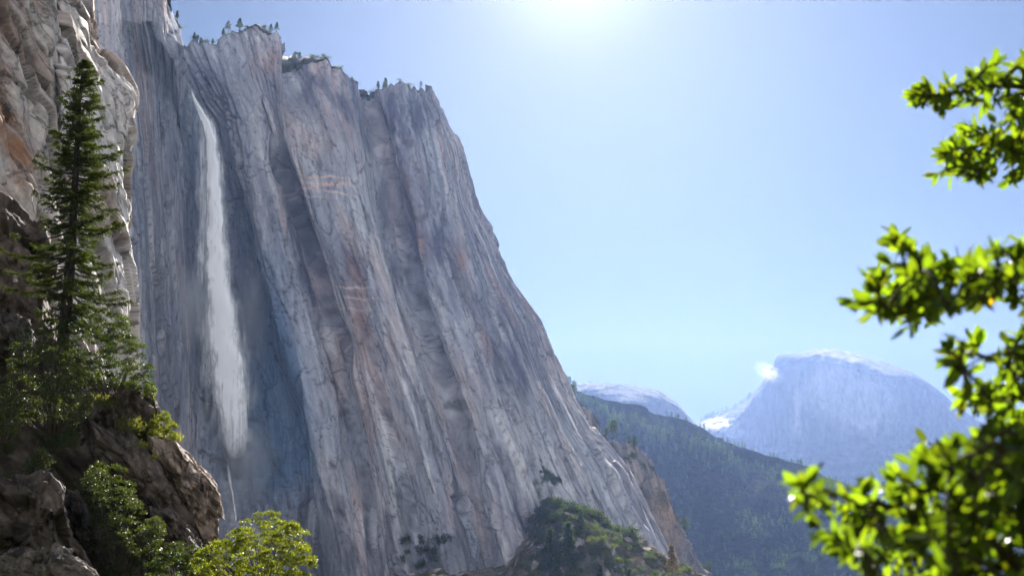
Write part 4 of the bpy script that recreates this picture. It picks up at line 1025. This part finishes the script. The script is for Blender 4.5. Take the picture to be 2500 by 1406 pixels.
for q_ in range(34):
    x = 1318 + 240 * (q_ / 34) + rg.normal() * 8
    spots.append((x, np.interp(x, [1300, 1330, 1400, 1480, 1560], [1270, 1222, 1232, 1274, 1310]) + rg.uniform(-4, 12), rg.uniform(12, 26), 1))
for _ in range(26):
    spots.append((rg.uniform(1290, 1365), rg.uniform(1225, 1400), rg.uniform(16, 30), 1))
for i, (x, y, s, dk) in enumerate(spots):
    p = on_surface(x, y, TPX.ravel(), TPY.ravel(), TD.ravel(), TV); D = float(proj(p[None])[2][0])
    k = 4 if dk else int(rg.integers(0, 4))
    o = protos[k] if k not in used else protos[k].copy()
    if k in used: COL.objects.link(o)
    used.add(k)
    sc = s / FPX * D; o.location = [float(q) for q in p]; o.rotation_euler = (0, 0, rg.uniform(0, 6.28)); o.scale = (sc * 1.1, sc * 1.1, sc)
    if dk: tag(o, 'large dark shrub in the shaded thicket beside the cliff foot', 'shrub', 'dark thicket at the cliff foot')
    else: tag(o, LS, 'shrub', GS)
# dark brush at the very base of the wall and on ledges
for i in range(34):
    if i < 22: x, y, s = rg.uniform(985, 1110), rg.uniform(1315, 1400), rg.uniform(10, 24)
    else:
        t_ = rg.random(); x = 1330 + 60 * t_ + rg.normal() * 22; y = 1060 + 200 * t_ + rg.normal() * 20; s = rg.uniform(6, 15)
    q = (MPX - x) ** 2 + (MPY - y) ** 2; j = int(np.argmin(q)); p = mw[j]; D = MD[j]
    o = protos[4].copy(); COL.objects.link(o); sc = s / FPX * D
    o.location = [float(a) for a in p]; o.rotation_euler = (0, 0, rg.uniform(0, 6.28)); o.scale = (sc, sc, sc)
    if i < 22: tag(o, 'dark bush against the shadowed foot of the granite wall', 'shrub', 'dark bushes at the wall foot')
    else: tag(o, 'dark shrub rooted on the ledges of the cliff above the scrub slope', 'shrub', 'shrubs on the cliff ledges')
for i in range(44):
    x = rg.uniform(436, 1046) if i > 8 else rg.uniform(436, 540)
    p = rim_point(x, 0, 0, MPX, MPY, MD, mw); D = float(proj(p[None])[2][0])
    o = protos[int(rg.integers(0, 5))].copy(); COL.objects.link(o); sc = rg.uniform(3, 8) / FPX * D
    o.location = [float(a) for a in p]; o.rotation_euler = (0, 0, rg.uniform(0, 6.28)); o.scale = (sc * 1.3, sc * 1.3, sc)
    tag(o, 'low brush growing along the rim of the great cliff', 'shrub', 'brush on the cliff rim')
# forest on the hazy ridge
def far_tree(seed, col):
    Vt, Ft, Vc, Fc, cl = conifer_mesh('c', 1.0, seed, width=.2, bare=.08, layers=11, per=7, col=col, m=9, ll=.10, lw=.04)
    L3 = len(Vt); V = np.concatenate([Vt, Vc]); F = np.concatenate([Ft, Fc + L3])
    cc = np.concatenate([np.ones((L3, 3)) * .05, cl])
    return mesh_obj('conifer', V, F, M_pine, col=cc)
fp = [far_tree(600 + i, [(.05, .085, .035), (.06, .10, .04), (.04, .07, .03), (.07, .105, .04)][i]) for i in range(4)]
fused = set()
def plant(p, h, label, group):
    k = int(rg.integers(0, 4))
    o = fp[k] if k not in fused else fp[k].copy()
    if k in fused: COL.objects.link(o)
    fused.add(k)
    o.location = [float(q) for q in (p - np.array([0, 0, h * .04]))]; o.rotation_euler = (0, 0, rg.uniform(0, 6.28)); o.scale = (h * 1.05, h * 1.05, h)
    tag(o, label, 'tree', group)
n = 0
while n < 215:
    x = 1372 + 420 * rg.random() ** 1.1
    top = np.interp(x, [q[0] for q in cy], [q[1] for q in cy])
    y = top + np.interp(x, [1370, 1500, 1600, 1800], [12, 16, 30, 30]) + abs(rg.normal()) * np.interp(x, [1370, 1480, 1600, 1750], [26, 34, 40, 30])
    if x > 1480 and y < top + 12: continue
    p = on_surface(x, y, RPX.ravel(), RPY.ravel(), RD.ravel(), RV); D = float(proj(p[None])[2][0])
    plant(p, rg.uniform(14, 30) / FPX * D, 'conifer in the band of forest along the hazy blue ridge', 'conifers on the hazy ridge'); n += 1
for i in range(38):
    x = rg.uniform(1640, 2080); top = np.interp(x, [q[0] for q in cy], [q[1] for q in cy])
    p = rim_point(x, 0, 0, RPX.ravel(), RPY.ravel(), RD.ravel(), RV); D = float(proj(p[None])[2][0])
    plant(p, rg.uniform(7, 15) / FPX * D, 'small conifer on the bare skyline of the hazy ridge', 'skyline conifers on the hazy ridge')
for i in range(8):
    p = rim_point(1374 + i * 5, 0, 0, RPX.ravel(), RPY.ravel(), RD.ravel(), RV); D = float(proj(p[None])[2][0])
    plant(p, rg.uniform(18, 34) / FPX * D, 'conifer of the clump at the top end of the ridge by the cliff edge', 'clump at the top of the ridge')
for i in range(45):
    t_ = rg.random(); x = 1880 + 240 * t_ + rg.normal() * 25; y = 1250 + 150 * t_ + rg.normal() * 16
    p = on_surface(x, y, RPX.ravel(), RPY.ravel(), RD.ravel(), RV); D = float(proj(p[None])[2][0])
    plant(p, rg.uniform(10, 20) / FPX * D, 'tree on the lower flank of the ridge behind the blurred leaves', 'trees on the lower flank')
for i in range(40):
    x = rg.uniform(1705, 1832)
    p = rim_point(x, 0, 0, DPX.ravel(), DPY.ravel(), DD.ravel(), DV); D = float(proj(p[None])[2][0])
    plant(p, rg.uniform(7, 13) / FPX * D, 'pale distant conifer on the shoulder below the sheer mountain', 'conifers on the mountain shoulder')
for i in range(24):
    x = rg.uniform(1420, 1630)
    p = rim_point(x, 0, 0, NPX.ravel(), NPY.ravel(), ND_.ravel(), NV); D = float(proj(p[None])[2][0])
    plant(p, rg.uniform(3, 6) / FPX * D, 'speck of a conifer on the skyline of the rounded dome', 'conifers on the rounded dome')

# the closed forest below the band: one mass
def forest_mass():
    rg = np.random.default_rng(21); C, D_, L_, W_, K = [], [], [], [], []
    R3 = RV.reshape(-1, 3); px_, py_ = RPX.ravel(), RPY.ravel()
    top = np.interp(px_, [q[0] for q in cy], [q[1] for q in cy])
    ok = np.where((py_ > top + 14) & (py_ < 1420) & (px_ > 1370) & (px_ < 2300) & (n2(px_ / 70, py_ / 45, 5) + .5 * n2(px_ / 22, py_ / 16, 6) > -.12))[0]
    for j in rg.choice(ok, 2600, replace=True):
        h = rg.uniform(7, 17) / FPX * RD.ravel()[j]; p = R3[j]; m = 26
        f = rg.random(m) ** .8
        az = rg.uniform(0, 6.283, m); r_ = .17 * h * (1 - f) * rg.uniform(.5, 1.1, m)
        C.append(p + np.stack([np.cos(az) * r_, np.sin(az) * r_, f * h], -1)); d = np.stack([np.cos(az), np.sin(az), rg.uniform(-.5, .5, m)], -1)
        D_.append(unit(d)); L_.append(np.full(m, .17 * h)); W_.append(np.full(m, .08 * h))
        K.append(np.array([.035, .06, .028]) * rg.uniform(.6, 1.5) * rg.uniform(.8, 1.2, (m, 1)))
    C, D_, L_, W_, K = map(np.concatenate, (C, D_, L_, W_, K))
    V, F = leaves_vf(C, D_, unit(rg.normal(size=C.shape) + np.array([0, 0, .6])), L_, W_)
    o = mesh_obj('forest', V, F, M_pine, col=np.repeat(K, 4, 0)); tag(o, 'dense dark forest covering the flank of the hazy ridge', 'forest', kind='stuff')
forest_mass()

# ================================================================== BAY LAUREL IN FRONT
def bay_leaf_vf(C, Dv, Nv, L, Wd, rg):
    """lance-shaped leaves with a folded midrib and a curl: 5 stations x 3 points"""
    n = len(C); side = unit(np.cross(Dv, Nv))
    st = np.array([0, .2, .45, .72, 1.0]); hw = np.array([.06, .70, 1.0, .82, .03])
    curl = rg.uniform(-.25, .1, n)
    V = np.zeros((n, 5, 3, 3))
    for i, (s, h_) in enumerate(zip(st, hw)):
        mid = C + Dv * (L * s)[:, None] + Nv * (curl * L * s * s)[:, None]
        e = side * (Wd * .5 * h_)[:, None]; up = Nv * (Wd * .10 * h_)[:, None]
        V[:, i, 0] = mid - e + up; V[:, i, 1] = mid; V[:, i, 2] = mid + e + up
    idx = np.arange(n * 15).reshape(n, 5, 3)
    F = np.stack([idx[:, :-1, :-1], idx[:, 1:, :-1], idx[:, 1:, 1:], idx[:, :-1, 1:]], -1).reshape(-1, 4)
    return V.reshape(-1, 3), F
def bay_tree():
    rg = np.random.default_rng(77)
    root = P(2900, 2500, 3.4)
    t = thing('bay_tree', 'leafy bay laurel with glossy backlit leaves reaching in from the right edge', 'tree', root)
    tp = P(2860, 100, 3.9)
    q = np.linspace(0, 1, 14)
    tr = root + (tp - root) * q[:, None] + np.stack([.06 * np.sin(q * 6), .05 * np.cos(q * 5), 0 * q], -1)
    V, F = tubes_vf([(tr, np.interp(q, [0, 1], [.06, .025]))], 10)
    mesh_obj('trunk', V, F, M_twig, t, smooth=True, loc=root)
    # each branch: stem polyline (photo px, distance) and outline filled with leaf whorls
    B_ = [
        ([(2860, 330, 3.9), (2600, 230, 3.9), (2450, 205, 3.9), (2340, 225, 3.9), (2235, 240, 3.9)], [(2212, 230), (2250, 215), (2290, 190), (2340, 195), (2400, 175), (2440, 150), (2500, 140), (2700, 120), (2700, 300), (2500, 300), (2470, 260), (2440, 260), (2380, 250), (2330, 260), (2240, 262)], 3.9, 105, .056),
        ([(2860, 520, 3.9), (2600, 350, 3.9), (2450, 340, 3.9), (2370, 360, 3.9), (2310, 410, 3.9)], [(2285, 390), (2310, 350), (2350, 340), (2360, 300), (2420, 290), (2450, 260), (2500, 240), (2700, 240), (2700, 480), (2500, 430), (2460, 470), (2440, 480), (2420, 440), (2380, 440), (2330, 425), (2280, 425)], 3.9, 148, .056),
        ([(2880, 820, 3.2), (2640, 700, 3.0), (2480, 660, 2.9), (2320, 680, 2.9), (2130, 735, 2.9)], [(2075, 745), (2120, 680), (2180, 640), (2160, 590), (2185, 570), (2230, 610), (2260, 590), (2300, 640), (2360, 640), (2440, 600), (2500, 590), (2700, 560), (2700, 830), (2500, 800), (2440, 720), (2400, 740), (2330, 750), (2290, 780), (2230, 800), (2150, 780)], 2.9, 205, .050),
        ([(2880, 1150, 3.2), (2640, 960, 3.0), (2500, 900, 3.0), (2400, 870, 3.0), (2340, 850, 3.0)], [(2305, 850), (2340, 830), (2420, 840), (2500, 820), (2700, 800), (2700, 1080), (2500, 1050), (2420, 1010), (2360, 990), (2320, 970), (2380, 920), (2330, 900)], 3.0, 141, .050),
        ([(2880, 1650, 3.0), (2560, 1420, 2.6), (2340, 1290, 2.5), (2150, 1230, 2.45), (1990, 1190, 2.45)], [(1945, 1215), (1965, 1140), (2000, 1170), (2060, 1175), (2120, 1190), (2190, 1150), (2230, 1090), (2260, 1060), (2330, 1090), (2420, 1060), (2500, 1060), (2700, 1060), (2700, 1600), (2300, 1600), (2120, 1430), (2060, 1350), (1990, 1330), (1985, 1280), (1950, 1250)], 2.5, 284, .046),
        ([(2880, 1750, 2.8), (2600, 1500, 2.4), (2450, 1350, 2.35), (2350, 1240, 2.35), (2280, 1160, 2.35)], [(2230, 1110), (2260, 1050), (2350, 1090), (2440, 1050), (2500, 1010), (2700, 1020), (2700, 1600), (2250, 1600), (2200, 1380), (2220, 1250)], 2.4, 241, .046),
    ]
    nl = 0
    for bi, (stem, poly, D0, nw, ll) in enumerate(B_):
        poly = np.array(poly, float); x0, y0 = poly.min(0); x1, y1 = poly.max(0)
        stem = np.array(stem, float); S_ = P(stem[:, 0], stem[:, 1], stem[:, 2]); q = np.linspace(0, 1, len(S_)); qq = np.linspace(0, 1, 24)
        S_ = np.stack([np.interp(qq, q, S_[:, a]) for a in range(3)], -1); S_ = blur(S_, 3, 0)
        # attach to trunk
        j = np.argmin(np.linalg.norm(tr - S_[0], axis=1)); S_ = np.concatenate([tr[j:j + 1], S_])
        paths = [(S_, np.interp(np.linspace(0, 1, 25), [0, 1], [.014, .003]))]
        nodes = list(S_[3:]); C, Dv = [], []
        pts = []
        while len(pts) < nw:
            x, y = rg.uniform(x0, x1), rg.uniform(y0, y1)
            if inpoly(np.array(x), np.array(y), poly): pts.append(P(x, y, D0 + rg.normal() * .22))
        tipd = S_[3]
        pts.sort(key=lambda p: np.min(np.linalg.norm(S_ - p, axis=1)))
        for p in pts:
            nd_ = np.array(nodes); dist = np.linalg.norm(nd_ - p, axis=1); b = nd_[np.argmin(dist)]
            d = unit(p - b + 1e-6); Lp = np.linalg.norm(p - b)
            s = np.linspace(0, 1, 5); sag = np.array([0, 0, 1]) * (.12 * Lp * np.sin(s * 3.14))[:, None]
            tw = b + (p - b) * s[:, None] + sag
            paths.append((tw, np.interp(s, [0, 1], [.0050, .0022]))); nodes += [tw[2], tw[4]]
            k = int(rg.integers(5, 9))
            out = unit(d * .9 + np.array([-.45, 0, .12]))
            for i in range(k):
                f = rg.uniform(.05, 1.0) if i > 1 else 1.0
                C.append(b + (p - b) * f); Dv.append(unit(out * rg.uniform(.5, 1.1) + rg.normal(size=3) * .62))
        C = np.array(C); Dv = np.array(Dv); n = len(C); nl += n
        Nv = unit(rg.normal(size=(n, 3)) * .75 + np.array([0.05, .2, .8])); Nv = unit(Nv - Dv * (Nv * Dv).sum(-1, keepdims=True))
        L = ll * rg.uniform(.65, 1.15, n)
        V, F = bay_leaf_vf(C, Dv, Nv, L, L * rg.uniform(.34, .46, n), rg)
        col = np.array([.060, .092, .014]) * rg.uniform(.30, 1.35, (n, 1)) + np.array([.03, .02, 0]) * (rg.random((n, 1)) ** 3)
        ye = rg.random(n) < .004; col[ye] = (.22, .13, .01)
        Vt, Ft = tubes_vf(paths, 6)
        br = mesh_obj('branch', Vt, Ft, M_twig, t, smooth=True, loc=root)
        mesh_obj('leaves', V, F, M_bay, br, col=np.repeat(col, 15, 0), smooth=True, loc=root)
    print('bay leaves', nl)
bay_tree()

# ================================================================== AIR
m, t, out = new_mat('air')
pv = N(t, 'ShaderNodeVolumePrincipled'); pv.inputs['Color'].default_value = (.34, .515, 1.0, 1); pv.inputs['Density'].default_value = HAZE_DENS
pv.inputs['Anisotropy'].default_value = .57
t.links.new(pv.outputs[0], out.inputs['Volume'])
x0, x1, y0, y1, z0, z1 = -12600, 12600, -1700, 12700, -290, 2250
V = [(x, y, z) for x in (x0, x1) for y in (y0, y1) for z in (z0, z1)]
F = np.array([(0, 1, 3, 2), (4, 6, 7, 5), (0, 4, 5, 1), (2, 3, 7, 6), (0, 2, 6, 4), (1, 5, 7, 3)])
hz = mesh_obj('haze', V, F, m); tag(hz, 'thin blue haze filling the valley', 'haze', kind='stuff')
